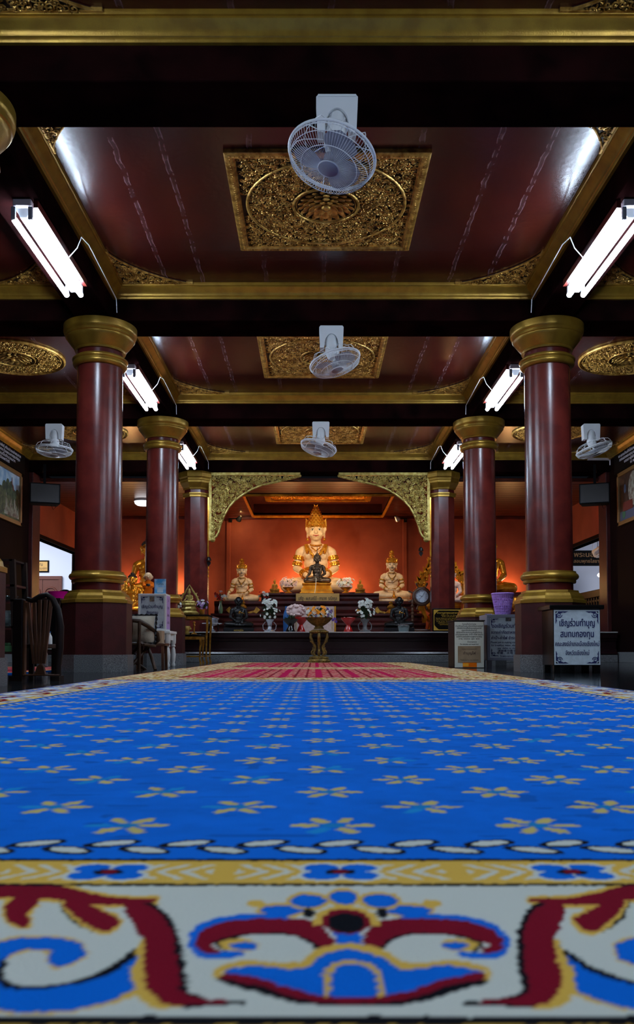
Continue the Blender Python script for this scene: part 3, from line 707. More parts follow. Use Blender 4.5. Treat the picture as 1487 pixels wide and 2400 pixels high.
    # outer lines
    put(T < .032, C_BK); put(T < .022, C_GD); put(T < .012, C_BL)
    return col
def field(x, y):
    col = np.empty(x.shape+(3,)); nz = vnoise(x, y*2, 9, 11)*.6+vnoise(x, y, 60, 12)*.4
    col[:] = C_BL*(.86+.28*nz)[..., None]
    d = vnoise(x, y*3, 22, 14); col[d > .86] = C_BL*.72
    jx = (vnoise(x, y, 200, 15)-.5)*.005; jy = (vnoise(x, y, 200, 16)-.5)*.006; X = x+jx; Y = y+jy
    a, b = .218, .107
    for o_, r0 in ((.019, 0), (.019+.109, 1)):
        qx = X+.085-o_; kx = np.floor(qx/a+.5); qx = qx-kx*a
        Yr = Y-.915-r0*b; ky = np.floor(Yr/(2*b)+.5); qy = Yr-ky*2*b
        tone = vnoise(kx*3.7+9, ky*5.3+r0*2.9+7, 1.0, 17)
        for i in range(6):
            an = 2*pi*(i+.0)/6; cx, cy = .027*cos(an)*1.05, .029*sin(an)
            ux = (qx-cx)*cos(an)+(qy-cy)*sin(an); uy = -(qx-cx)*sin(an)+(qy-cy)*cos(an)
            e = (ux/.0165)**2+(uy/.0078)**2
            te = vnoise(kx*7.1+i*3.3+5, ky*3.1+i*1.7+3, 1.0, 18) > .72
            col = np.where(((e < 1) & te)[..., None], C_TE, col); col = np.where(((e < 1) & ~te)[..., None], C_TN, col)
        rr = np.hypot(qx, qy); col = np.where(((rr < .012))[..., None], C_TE*.8, col)
    return col
RX0, RX1, RY0, RY1 = -1.44, 1.38, .41, 5.34; BT = .445
def blue_color(x, y):
    dl = x-RX0; dr = RX1-x; dn = y-RY0; df = RY1-y
    t = np.minimum(np.minimum(dl, dr), np.minimum(dn, df))
    s = np.where((t == dn) | (t == df), x-AXS, y-2.88)
    # the half-width border of the long sides and far end is narrower
    sc = np.where(t == dn, 1.0, 1.24)
    tt = t*sc; col = field(x, y)
    mk = tt < BT
    col[mk] = border(s[mk], tt[mk])
    return col
def rug(name, label, strips, fn, thick, mname, gname=None):
    V = []; F = []; Cc = []; b = 0
    for x0, x1, y0, y1, dx, dy in strips:
        nx = int(round((x1-x0)/dx))+1; ny = int(round((y1-y0)/dy))+1
        X, Y = np.meshgrid(np.linspace(x0, x1, nx), np.linspace(y0, y1, ny)); c_ = fn(X, Y)
        V.append(np.stack([X.ravel(), Y.ravel(), np.full(X.size, thick)], 1)); Cc.append(c_.reshape(-1, 3))
        i = (np.arange(ny-1)[:, None]*nx+np.arange(nx-1)[None]).ravel()+b
        F.append(np.stack([i, i+1, i+nx+1, i+nx], 1)); b += X.size
    xa = strips[0][0]; xb = strips[0][1]; ya = strips[0][2]; yb_ = strips[-1][3]
    sk = np.array([(xa, ya, 0), (xb, ya, 0), (xb, yb_, 0), (xa, yb_, 0), (xa, ya, thick), (xb, ya, thick), (xb, yb_, thick), (xa, yb_, thick)])
    V.append(sk); Cc.append(np.tile(C_BL*.5, (8, 1))); F.append(np.array([(0, 1, 5, 4), (1, 2, 6, 5), (2, 3, 7, 6), (3, 0, 4, 7)])+b)
    V = np.concatenate(V); F = np.concatenate(F); Cc = np.concatenate(Cc)
    me = bpy.data.meshes.new(name); me.vertices.add(len(V)); me.vertices.foreach_set('co', V.astype(np.float32).ravel())
    me.loops.add(len(F)*4); me.loops.foreach_set('vertex_index', F.astype(np.int32).ravel())
    me.polygons.add(len(F)); me.polygons.foreach_set('loop_start', (np.arange(len(F))*4).astype(np.int32)); me.polygons.foreach_set('loop_total', np.full(len(F), 4, np.int32))
    me.update(calc_edges=True)
    at_ = me.color_attributes.new('yarn', 'FLOAT_COLOR', 'POINT'); at_.data.foreach_set('color', np.concatenate([Cc, np.ones((len(Cc), 1))], 1).astype(np.float32).ravel())
    me.materials.append(MATS[mname]); o = link(name, me); return tag(o, label, 'rug')
rug('patterned_rug', 'large blue rug with tan flowers and a scrolled white border in the foreground',
    [(RX0, RX1, RY0, .86, .0022, .0022), (RX0, RX1, .86, 2.1, .0042, .0042), (RX0, RX1, 2.1, RY1, .006, .0075)], blue_color, .004, 'rug_pile')
C_CR = np.array(lin(206, 186, 140)[:3]); C_RD = np.array(lin(172, 40, 58)[:3]); C_MG = np.array(lin(170, 14, 66)[:3]); C_PK = np.array(lin(182, 100, 94)[:3]); C_DM = np.array(lin(120, 16, 34)[:3])
def red_color(x0, x1, y0, y1, bw):
    def fn(x, y):
        t = np.minimum(np.minimum(x-x0, x1-x), np.minimum((y-y0)*1.0, (y1-y)*1.0)); te = np.minimum(y-y0, y1-y)
        col = np.empty(x.shape+(3,)); n1 = vnoise(x, y*.35, 55, 21); n2 = vnoise(x, y*.4, 90, 22)
        col[:] = C_RD; col[n1 > .5] = C_PK; col[n2 > .8] = C_CR*.8
        q = np.abs(x+.05-np.floor((x+.05)/.26+.5)*.26); col[q < .026] = C_MG; q2 = np.abs(q-.09); col[q2 < .007] = C_DM
        col[(t < bw) | (te < .16)] = C_CR
        mb_ = ((t < bw) & (t > .02)) ; col[mb_ & (n1 > .62)] = C_GD*.8; col[mb_ & (n2 > .72)] = C_RD*.9; col[mb_ & (vnoise(x, y, 40, 25) > .8)] = C_BK*3
        col[(np.abs(t-bw) < .012)] = C_DM; col[np.abs(t-bw*.7) < .008] = C_GD; col[t < .018] = C_DM
        return col
    return fn
rug('patterned_rug', 'red and magenta striped rug with cream border laid beyond the blue rug', [(-1.46, 1.36, 5.36, 8.85, .009, .012)], red_color(-1.46, 1.36, 5.36, 8.85, .46), .004, 'rug_pile')
rug('patterned_rug', 'red striped rug with cream border directly in front of the altar platform', [(-1.42, 1.34, 8.87, 13.1, .011, .02)], red_color(-1.42, 1.34, 8.87, 13.1, .44), .004, 'rug_pile')
rug('patterned_rug', 'red striped rug lying in the left aisle behind the dark wooden chair', [(-4.3, -2.45, 6.8, 9.36, .02, .03)], red_color(-4.3, -2.45, 6.8, 9.36, .12), .01, 'rug_pile')
# ------------------------------------------------------------------ fluorescent lamps
def lamp_fixture(label, x, y, side):
    t = thing('fluorescent_lamp', label, 'lamp', (x, y, H_BEAM), 0, 'fluorescent lamps under the long beams')
    MB().box(-.06, .06, -.62, .62, -.045, 0).obj('housing', 'lamp_housing', t, bevel=.006)
    MB().box(-.085*side-.014, -.085*side+.014, -.6, .6, -.05, -.0).obj('mounting_batten', 'tier_wood', t)
    m = MB(); m.prism([(-.05, -.045), (.05, -.045), (.022, -.105), (-.022, -.105)], -.58, .58, 'XZ'); m.obj('reflector', 'white_paint', t)
    for q in (-.055, .055):
        MB().cyl((q, -.585, -.125), (q, .585, -.125), .02, n=12).obj('tube', 'tube_glass', t, smooth=True)
        for e in (-1, 1):
            m = MB(); m.box(q-.014, q+.014, e*.6-.02, e*.6+.004, -.135, -.05); m.obj('lamp_holder', 'socket', t, bevel=.004)
    m = MB(); m.tube([(-.1*side, .1, -.05), (-.16*side, .1, .02), (-.19*side, .1, .1), (-.19*side, .3, .14), (-.19*side, 1.2, .1), (-.185*side, 1.25, -.0)], .004, 5); m.obj('cable', 'white_plastic', t)
    return t
wh = ['out of sight above the camera', 'nearest bright tube pair under the %s beam', 'middle bright tube pair beside the front %s column', 'farthest bright tube pair behind the second %s column']
for k in (-1, 0, 1, 2, 3):  # rear bay lamps are unseen, added to brighten the near rug
    for s in (-1, 1):
        sd = 'left' if s < 0 else 'right'
        lamp_fixture(('twin fluorescent lamp under the %s beam, in the bay %s the camera' % (sd, 'above' if k == 0 else 'behind')) if k < 1 else 'twin fluorescent lamp, '+wh[k] % sd, s*1.98, (YB[k]+YB[k+1])/2-.03 if k >= 0 else -.35, s)
# ------------------------------------------------------------------ orbit fans
def fan_parts():
    P = {}
    m = MB(); arch = [(.062*cos(a), -.19+.03+.09*sin(a)) for a in [pi*k/14 for k in range(15)]]
    m.prism([(-.11, -.012), (-.1, 0), (.1, 0), (.11, -.012), (.102, -.2), (.066, -.2)]+arch+[(-.066, -.2), (-.102, -.2)], -.05, .05, 'XZ'); m.box(-.1, .1, -.055, .055, -.012, 0)
    P['mount'] = m.data('mount', 'white_plastic', 30)
    m = MB(); m.lathe([(.0, -.07), (.03, -.068), (.046, -.09), (.052, -.13), (.054, -.16), (.05, -.2), (.03, -.205), (.0, -.205)], 24); m.tube([(-.07, 0, -.15), (.07, 0, -.15)], .012, 8)
    P['neck'] = m.data('neck', 'white_plastic', 40)
    # head, axis along -Z of its own frame, pivot at the origin
    m = MB(); m.lathe([(.0, .03), (.045, .02), (.058, -.01), (.058, -.06), (.045, -.09), (.02, -.1), (.0, -.1)], 24); m.cyl((0, 0, -.1), (0, 0, -.15), .014, n=12)
    P['motor'] = m.data('motor', 'white_plastic', 40)
    m = MB(); Rr = .232
    def rg(R, r, z, n=6): m.tube(circ(R, 56, z=z), r, n, closed=True)
    rg(Rr, .0075, -.12, 8); rg(Rr-.004, .003, -.135); rg(.215, .002, -.17); rg(.15, .002, -.197); rg(.055, .004, -.205)
    for i in range(84):
        a = 2*pi*i/84; pts = [(.052, -.205), (.12, -.202), (.18, -.188), (.215, -.168), (.23, -.14), (.232, -.12)]
        m.tube([(r*cos(a+.0), r*sin(a+.0), z) for r, z in pts], .00125, 3)
    P['front_grille'] = m.data('front_grille', 'white_plastic')
    m = MB()
    for i in range(10):
        a = 2*pi*(i+.3)/10; pts = [(.05, -.03), (.11, -.035), (.17, -.045), (.205, -.06), (.222, -.09), (.232, -.12)]
        m.tube([(r*cos(a+.15*(1-k/5)), r*sin(a+.15*(1-k/5)), z) for k, (r, z) in enumerate(pts)], .0028, 5)
    rg(.165, .002, -.044); rg(.06, .003, -.03)
    P['rear_grille'] = m.data('rear_grille', 'white_plastic')
    m = MB(); nu, nv = 9, 7; vs = []
    for th in (0, .002):
        for i in range(nu):
            r = .03+.165*i/(nu-1); hw = .34+.42*sin(pi*min(1, i/(nu-1)*.95)**.8)
            if i == nu-1: hw *= .62
            for j in range(nv):
                q = (j/(nv-1)-.5)*2; a = q*hw+.25*i/(nu-1); vs.append((r*cos(a), r*sin(a), -.145-.026*q*(1-.4*i/(nu-1))-th))
    fs = []
    for k in range(2):
        b = k*nu*nv
        for i in range(nu-1):
            for j in range(nv-1): fs.append((b+i*nv+j, b+i*nv+j+1, b+(i+1)*nv+j+1, b+(i+1)*nv+j))
    m.add(vs, fs); P['blade'] = m.data('blade', 'fan_blade', 60)
    m = MB(); m.lathe([(0, -.175), (.03, -.174), (.038, -.165), (.04, -.13), (0, -.128)], 20); P['hub'] = m.data('hub', 'fan_blade', 40)
    m = MB(); m.lathe([(0, -.213), (.045, -.212), (.053, -.207), (.052, -.2), (0, -.199)], 28); P['badge'] = m.data('badge', 'fan_blade', 40)
    return P
FP = fan_parts()
def fan(label, x, y, d, spin):
    t = thing('ceiling_fan', label, 'fan', (x, y, H_BEAM), 0, 'white orbit fans hanging from the beams')
    link('mount', FP['mount'], t); link('neck', FP['neck'], t)
    q = Vector(d).normalized(); R = (-q).to_track_quat('Z', 'Y').to_matrix().to_4x4() @ Matrix.Rotation(spin, 4, 'Z'); pv = Vector((0, 0, -.2))
    for n, me, e in [('motor', FP['motor'], 0), ('rear_grille', FP['rear_grille'], 0), ('hub', FP['hub'], 0), ('badge', FP['badge'], 0)]+[('blade', FP['blade'], 2*pi*k/3) for k in range(3)]+[('front_grille', FP['front_grille'], 0)]:
        o = link(n, me, t); o.matrix_local = Matrix.Translation(pv) @ R @ Matrix.Rotation(e, 4, 'Z')
    return t
fan('largest white orbit fan, in front of the nearest square gilded panel', .035, 4.42, (-.22, -.2, -.95), .5)
fan('white orbit fan at mid-hall on the second beam, tilted to the right', .07, 7.62, (.26, -.12, -.95), 1.1)
fan('small white orbit fan on the third beam over the middle of the hall', 0, 10.85, (-.24, -.12, -.96), .2)
fan('white orbit fan over the left aisle beside the front left column', -3.45, 10.95, (-.02, -.03, -1), .8)
fan('white orbit fan over the right aisle beside the front right column', 3.5, 10.95, (.3, -.06, -.95), .4)
# ------------------------------------------------------------------ speakers, pipe, spot heads
for s in (-1, 1):
    sd = 'left' if s < 0 else 'right'
    Y = 13.3; x = (ax(100, Y) if s < 0 else ax(1400, Y))
    t = thing('loudspeaker', 'black loudspeaker on the beam end above the %s side doorway' % sd, 'loudspeaker', (x, Y, 2.6), s*-.35, 'black wall loudspeakers')
    m = MB(); m.prism([(-.23, -.12), (.23, -.12), (.2, .14), (-.2, .14)], -.13, .19, 'XY'); m.obj('cabinet', 'black_matte', t, bevel=.01)
    m = MB(); m.box(-.21, .21, -.127, -.12, -.11, .17); m.obj('grille', 'bead_dark', t)
    m = MB(); m.bar((0, .1, .19), (0, .1, H_BEAM-2.6), .04, .04); m.bar((0, .1, H_BEAM-2.6), (0, .62, H_BEAM-2.6), .04, .04); m.obj('bracket_arm', 'black_matte', t); m = MB(); m.tube([(.1, 0, -.13), (.13, 0, -.2), (.17, 0, -.16), (.15, 0, -.12)], .004, 5); m.obj('cable', 'black_matte', t)
t = thing('cable_conduit', 'grey conduit along the far beam above the right loudspeaker', 'conduit', (0, 0, 0))
m = MB(); a = at(1378, 1076, 13.82); b = at(1428, 1076, 13.82); m.tube([a, b, (b[0]+.03, b[1], b[2]-.03), (b[0]+.03, b[1], b[2]-.1)], .022, 8); m.obj('pipe', 'lamp_housing', t)
for s, u in ((-1, 562), (1, 930)):
    sd = 'left' if s < 0 else 'right'
    x, y, z = at(u, 1214, 17.6)
    t = thing('spotlight', ('lit' if s < 0 else 'unlit')+' clip spotlight at the top of the altar wall, %s of the largest statue' % sd, 'spotlight', (x, y, z))
    m = MB(); m.tube([(s*.22, .3, .0), (s*.22, .1, 0), (s*.06, .05, .0)], .012, 6); m.box(s*.22-.03, s*.22+.03, .3, .36, -.04, .04); m.obj('arm', 'black_matte', t)
    M = Matrix.Rotation(s*-.6, 3, 'Z') @ Matrix.Rotation(1.0, 3, 'X')
    MB().lathe([(.02, .06), (.035, .03), (.06, -.05), (.062, -.06)], 20, M=M, cap=False).obj('shade', 'silver' if s > 0 else 'black_matte', t, smooth=True)
    MB().ell(M @ Vector((0, 0, -.045)), (.05, .05, .03), 14, 8, M).obj('bulb', 'halogen' if s < 0 else 'white_plastic', t, smooth=True)
# dome lamp on the timber ceiling
t = thing('dome_lamp', 'round white dome lamp glowing on the timber ceiling behind the second left column', 'lamp', (ax(330, 16)+.02, 16.0, ZA))
MB().lathe([(.17, 0), (.17, -.03)], 28).obj('base_plate', 'white_paint', t); MB().lathe([(.16, -.03), (.15, -.07), (.11, -.1), (0, -.12)], 28, cap=False).obj('diffuser', 'dome_glow', t, smooth=True)
# hanging bells
for s, u, v in ((-1, 490, 1268), (1, 987, 1268)):
    sd = 'left' if s < 0 else 'right'
    x, y, z = at(u, v, YB[4]-.12); x = s*(XC-.215-.1) if False else x
    t = thing('wind_bell', 'small dark temple bell with leaf clapper hanging from the tip of the %s carved bracket' % sd, 'bell', (x, y, 1.98))
    k = .0 if s > 0 else -.16
    MB().tube([(0, 0, .0+.03), (0, 0, -.12+k)], .003, 5).obj('cord', 'bead_dark', t)
    MB().lathe([(.0, -.0), (.02, -.005), (.035, -.03), (.042, -.065), (.036, -.068)], 16, c=(0, 0, -.1+k)).obj('bell_cup', 'bead_dark', t, smooth=True)
    m = MB(); m.prism([(0, -.26), (.035, -.21), (.028, -.18), (0, -.17), (-.028, -.18), (-.035, -.21)], -.004, .004, 'XZ'); m.v = [(a, b, c+k) for a, b, c in m.v]; m.tube([(0, 0, -.16+k), (0, 0, -.19+k)], .003, 5); m.obj('clapper_leaf', 'bead_dark', t)
# ------------------------------------------------------------------ seated figures
def figure_mass(pose, head=1.0, fat=1.0):
    m = MB(); C = m.caps
    for s in (-1, 1):
        C((s*.12, 0, .125), (s*.375, -.1, .1), .115*fat, .092); C((s*.375, -.11, .095), (s*.04, -.25, .085), .088, .058)
        m.ell((-s*.06, -.27, .075), (.1, .045, .04), 12, 8); m.ell((s*.12, .08, .12), (.13, .12, .11), 14, 8)
        # the sole of the upper foot and its toes
        if s < 0:
            for k in range(5): m.ell((.155+.0*k, -.235-.013*k, .115-.012*k), (.02, .008, .008), 8, 6)
        C((s*.16, .03, .575), (s*.205, .02, .545), .068, .068); C((s*.21, .02, .545), (s*.255, .0, .34), .062*fat, .05)
    m.ell((0, .02, .16), (.185, .13, .12), 18, 10); m.ell((0, .015, .28), (.145*fat, .105, .13), 18, 10); m.ell((0, .02, .4), (.165, .11, .14), 18, 10)
    m.ell((0, .02, .5), (.182, .108, .11), 18, 10); m.ell((-.075, -.045, .5), (.075, .042, .06), 12, 8); m.ell((.075, -.045, .5), (.075, .042, .06), 12, 8)
    C((-.16, .03, .585), (.16, .03, .585), .055, .055); C((-.09, .03, .625), (.09, .03, .625), .045, .045)
    C((0, .02, .6), (0, 0, .73), .074, .066)
    def hand(cx, cy, cz, dirx, down):
        M = Matrix.Rotation(0, 3, 'Z')
        if not down:   # resting palm up in the lap, fingers across
            m.ell((cx, cy, cz), (.055, .034, .016), 12, 8)
            for k in range(4): m.caps((cx+dirx*.04, cy-.024+.016*k, cz+.002), (cx+dirx*(.095+.012*(1.5-abs(k-1.5))), cy-.024+.016*k, cz+.006), .0088, .007, 8)
            m.caps((cx, cy+.03, cz+.008), (cx+dirx*.05, cy+.03, cz+.034), .01, .008, 8)
        else:          # draped over the shin, fingers pointing down
            m.ell((cx, cy, cz), (.034, .022, .05), 12, 8)
            for k in range(4): m.caps((cx-.024+.016*k, cy-.008, cz-.035), (cx-.026+.0175*k, cy-.012, cz-.088-.012*(1.5-abs(k-1.5))), .0088, .007, 8)
            m.caps((cx+.03, cy-.003, cz+.01), (cx+.052, cy-.012, cz-.035), .01, .008, 8)
    C((.255, 0, .34), (.12, -.19, .225), .052, .034); hand(.06, -.225, .205, -1, False)
    if pose == 'earth':
        C((-.255, 0, .34), (-.325, -.17, .25), .052, .034); hand(-.345, -.215, .195, -1, True)
    else:
        C((-.255, 0, .34), (-.12, -.19, .225), .052, .034); hand(-.06, -.235, .225, 1, False)
    h = head; z0 = .72
    def E(x, y, z, r): m.ell((x*h, y*h, z0+(z-z0)*h), tuple(q*h for q in r), 18, 12)
    E(0, 0, .83, (.096, .102, .112)); E(0, -.022, .765, (.076, .076, .07)); E(0, -.06, .722, (.036, .03, .026)); E(0, .02, .86, (.094, .1, .09))
    E(0, -.108, .792, (.017, .018, .016)); m.caps((0, -.1*h, z0+(.845-z0)*h), (0, -.115*h, z0+(.798-z0)*h), .009*h, .012*h, 8)
    E(-.052, -.07, .775, (.03, .022, .03)); E(.052, -.07, .775, (.03, .022, .03)); E(0, -.092, .758, (.034, .012, .011)); E(0, -.09, .744, (.028, .012, .009))
    for s in (-1, 1):
        E(s*.1, .0, .82, (.014, .03, .045)); E(s*.108, -.004, .845, (.02, .018, .03)); E(s*.1, -.004, .765, (.012, .014, .04))
    return m
FIG = {}
def figure_mesh(key, pose, head, fat, matn, vox=.0085):
    if key not in FIG: FIG[key] = blob('body', figure_mass(pose, head, fat), vox, matn, 3)
    return FIG[key]
def remat(me, name, m):
    c = me.copy(); c.name = name; c.materials.clear(); c.materials.append(MATS[m]); return c
B_med = figure_mesh('med', 'dhyana', 1.12, 1.0, 'stone_skin'); B_ear = figure_mesh('ear', 'earth', 1.12, 1.0, 'stone_skin')
def face(t, h=1.12, lip='lip_red', open_=True):
    z0 = .72
    f = lambda x, y, z: (x*h, y*h, z0+(z-z0)*h)
    for s in (-1, 1):
        if open_:
            ey = MB().ell(f(s*.04, -.0905, .826), (.017*h, .007*h, .0085*h), 12, 8).obj('eye', 'eye_white', t, smooth=True)
            MB().ell(f(s*.04, -.0965, .826), (.0075*h, .004*h, .0075*h), 10, 6).obj('pupil', 'eye_dark', ey, smooth=True)
        m = MB(); m.tube([f(s*.022, -.1, .836), f(s*.04, -.099, .8385), f(s*.058, -.089, .832)], .0024, 5); m.obj('eyelid', 'eye_dark' if open_ else 'bead_dark', t)
        m = MB(); m.tube([f(s*.014, -.1035, .852), f(s*.04, -.1, .864), f(s*.066, -.084, .852)], .003, 5); m.obj('eyebrow', 'gold_statue' if open_ else 'bead_dark', t)
    m = MB(); m.tube([f(-.036, -.093, .764), f(-.018, -.103, .758), f(0, -.1065, .757), f(.018, -.103, .758), f(.036, -.093, .764)], [.002, .0055, .006, .0055, .002], 6)
    m.tube([f(-.03, -.094, .757), f(0, -.104, .748), f(.03, -.094, .757)], [.002, .006, .002], 6); m.obj('lips', lip, t, smooth=True)
def petal(mb, c, d, L, wd, th=.01, n=6, up=Vector((0, 0, 1))):
    "a flame-shaped leaf rooted at c, pointing along d"
    c = Vector(c); d = Vector(d).normalized(); a = d.cross(up)
    if a.length < .1: a = d.cross(Vector((0, 1, 0)))
    a.normalize(); o = a.cross(d).normalized()
    vs = [c+a*wd*.5, c+d*L*.35+a*wd*.62, c+d*L*.75+a*wd*.2, c+d*L, c+d*L*.7-a*wd*.28, c+d*L*.35-a*wd*.62, c-a*wd*.5]
    k = len(vs); V = [v+o*th/2 for v in vs]+[v-o*th/2 for v in vs]
    mb.add(V, [tuple(range(k)), tuple(range(k, 2*k))[::-1]]+[(i, (i+1) % k, (i+1) % k+k, i+k) for i in range(k)])
def crown(t, h=1.12, top=1.2, tall=True, m_='gold_leaf'):
    z0 = .72; zc = z0+(.875-z0)*h
    m = MB(); H = top-zc; W_ = .106*h
    m.lathe([(W_*.95, -.02), (W_, 0), (W_, .03), (W_*.93, .045)], 28, c=(0, .004, zc))
    if tall: prof = [(.92, .04), (.95, .1), (.84, .16), (.8, .24), (.68, .3), (.66, .38), (.54, .44), (.52, .52), (.4, .58), (.4, .65), (.27, .71), (.28, .77), (.15, .83), (.17, .88), (.08, .93), (.04, 1)]
    else: prof = [(.8, .06), (.66, .2), (.5, .3), (.38, .38), (.3, .46), (.46, .54), (.42, .6), (.24, .68), (.2, .74), (.36, .8), (.34, .88), (.14, .95), (.05, 1)]
    m.lathe([(r*W_, z*H) for r, z in prof], 24, c=(0, .01, zc)); m.obj('crown', m_, t, smooth=60)
    m = MB()
    tiers = [(k/8.0, .97-.88*k/8.0) for k in range(8)] if tall else [(.02, .98), (.2, .72), (.5, .46), (.76, .36)]
    for k, (f, rr) in enumerate(tiers):
        n = max(6, int(18*rr)); zz = zc+.02+f*H*.86; r = rr*W_*1.02; L = .034 if tall else .045
        if k == 0: L *= 1.25
        for i in range(n):
            a = 2*pi*(i+.5*(k % 2))/n-pi/2; d = Vector((cos(a)*.25, sin(a)*.25, 1))
            petal(m, (r*cos(a), r*sin(a)+.006, zz), d, L, r*5.2/n, .009, up=Vector((-sin(a), cos(a), 0)).cross(d))
            m.ell((r*1.04*cos(a+pi/n), r*1.04*sin(a+pi/n)+.006, zz), .0085, 6, 4)
    for s in (-1, 1):
        for k in range(4): petal(m, (s*.098*h, -.01, zc-.05+.03*k), (s*(.75-.15*k), -.05, .8), .05+.008*k, .03, .012, up=Vector((0, 1, 0)))
        if tall: petal(m, (s*.004, .01, top-.03), (s*.5, 0, 1), .05, .014, .008, up=Vector((0, 1, 0)))
    petal(m, (0, -W_+.0, zc-.005), (0, -.15, 1), .07, .05, .012, up=Vector((0, 1, 0)))
    for i in range(30):
        a = 2*pi*i/30; m.ell((W_*1.03*cos(a), W_*1.03*sin(a), zc+.006), .0085, 6, 4)
    m.obj('crown_petals', m_, t)
def jewels(t, rich, pose, m_='gold_leaf'):
    h = 1.12
    # collar and pendant strings on the chest
    m = MB()
    def string(P, r, k=5, bead=None):
        m.tube(P, r, 6)
        if bead:
            for i in range(len(P)-1):
                for q in range(k):
                    a = Vector(P[i]).lerp(Vector(P[i+1]), q/k); m.ell(a+Vector((0, -.004, -.004)), bead, 6, 4)
    nk = [(.075*cos(a), -.005-.07*sin(a)+.01, .655-.02*sin(a)) for a in [pi*k/10 for k in range(11)]]
    string(nk, .009, 2, .009)
    if rich:
        V1 = [(-.12, -.035, .65), (-.1, -.07, .6), (-.07, -.105, .545), (-.035, -.118, .49), (0, -.118, .455), (.035, -.118, .49), (.07, -.105, .545), (.1, -.07, .6), (.12, -.035, .65)]
        string(V1, .016, 3, .015)
        V2 = [(-.14, -.02, .648), (-.135, -.06, .6), (-.115, -.1, .53)]; string(V2, .016, 3, .016); string([(-a, b, c) for a, b, c in V2], .016, 3, .016)
        for i, (x, y, z) in enumerate(V1[1:-1]): petal(m, (x, y-.012, z), (x*.5, -.1, -1), .045, .03, .012, up=Vector((0, 1, 0)))
        string([(-.06, -.075, .61), (0, -.105, .56), (.06, -.075, .61)], .008, 4, .008)
        M = Matrix.Rotation(.1, 3, 'X'); m.tube([(.155*cos(a), -.11*sin(a)+.01, .315+.025*sin(a)) for a in [pi*(k-.5)/14 for k in range(16)]], .02, 6)
    else:
        V1 = [(-.095, -.035, .64), (-.085, -.085, .58), (-.045, -.115, .52), (0, -.12, .49), (.045, -.115, .52), (.085, -.085, .58), (.095, -.035, .64)]
        string(V1, .011, 3, .01); petal(m, (0, -.125, .49), (0, -.1, -1), .05, .04, .012, up=Vector((0, 1, 0))); string([(-.11, -.085, .42), (.02, -.1, .4), (.13, -.085, .48)], .006)
        m.tube([(.145*cos(a), -.105*sin(a)+.01, .255) for a in [pi*(k-.5)/14 for k in range(16)]], .01, 6)
    m.obj('necklace', m_, t, smooth=60)
    for s in (-1, 1):
        ax0 = Vector((s*.21, .02, .545)); ax1 = Vector((s*.255, 0, .34)); D = (ax1-ax0).normalized()
        R = D.to_track_quat('Z', 'Y').to_matrix()
        def band(p, r, w_, nm, pet=True):
            m = MB(); m.lathe([(r, -w_), (r+.01, -w_), (r+.014, -w_*.4), (r+.008, 0), (r+.014, w_*.4), (r+.01, w_), (r, w_)], 20, c=p, M=R, cap=False)
            for i in range(12):
                a = 2*pi*i/12; q = p+R @ Vector(((r+.014)*cos(a), (r+.014)*sin(a), 0)); m.ell(q, .009, 6, 4)
            if pet:
                for i in range(-2, 3):
                    a = atan2(-1, s*.6)+i*.45; q = R @ Vector((cos(a)*(r+.012), sin(a)*(r+.012), 0)); petal(m, p+q, -D+q*3, .085 if rich else .035, .045, .012, up=q)
            m.obj(nm, m_, t, smooth=60)
        band(ax0.lerp(ax1, .36), .06, .03 if rich else .018, 'armlet'); band(ax0.lerp(ax1, .74), .054, .028 if rich else .014, 'armlet', False)
        wr = Vector((s*.15, -.155, .25)) if (pose == 'med' or s > 0) else Vector((-.325, -.14, .265)); e = Vector((s*.255, 0, .34)); D = (wr-e).normalized(); R = D.to_track_quat('Z', 'Y').to_matrix()
        wide = .035 if (rich and s < 0) else .016
        band(wr-D*.02, .04, wide, 'bracelet', False)
        m = MB(); m.lathe([(.006, -.03), (.018, -.02), (.02, -.005), (.01, .01)], 12, c=(s*.1*h, -.005, .72+.01)); m.obj('earring', m_, t, smooth=True)
def lapcloth(t, m_='gold_leaf'):
    m = MB(); m.tube([(.02, -.17, .2), (.03, -.26, .165), (.03, -.31, .11), (.03, -.325, .04)], [.02, .03, .035, .05], 8, flat=.35, up=(1, 0, 0))
    for k in range(5): m.ell((.03, -.325-.004*k, .14-.028*k), (.02+.008*k, .012, .016), 8, 5)
    m.obj('lap_sash', m_, t, smooth=True)
# the big crowned figure
bx, by, bz = at(741, 1387, 16.85); SC = 1.5
t = thing('seated_statue', 'largest cream statue with tall gold crown, seated cross-legged at the centre of the altar', 'statue', (bx, 16.85, 1.30), 0, 'crowned cream statues', SC)
link('body', remat(B_med, 'body', 'stone_skin'), t); face(t); crown(t, top=1.18); jewels(t, True, 'med'); lapcloth(t)
t = thing('seated_statue', 'smaller crowned cream statue on the left, one hand reaching over its knee', 'statue', (at(567, 1408, 15.95)[0], 15.95, 1.08), .04, 'crowned cream statues', .72)
link('body', B_ear, t); face(t, lip='eye_dark'); crown(t, top=1.16, tall=False); jewels(t, False, 'ear', 'gold_statue'); lapcloth(t)
t = thing('seated_statue', 'smaller crowned cream statue on the right, both hands resting in its lap', 'statue', (at(919, 1408, 15.95)[0], 15.95, 1.136), -.03, 'crowned cream statues', .78)
link('body', remat(B_med, 'body', 'stone_skin'), t); face(t, lip='eye_dark'); crown(t, top=1.2, tall=False); jewels(t, False, 'med', 'gold_statue'); lapcloth(t)
MB().prism(circ(.5, 24), -.07, .0, 'XY').obj('lotus_seat', 'stone_skin', t, loc=(0, 0, -.0)).scale = (1, .72, 1)
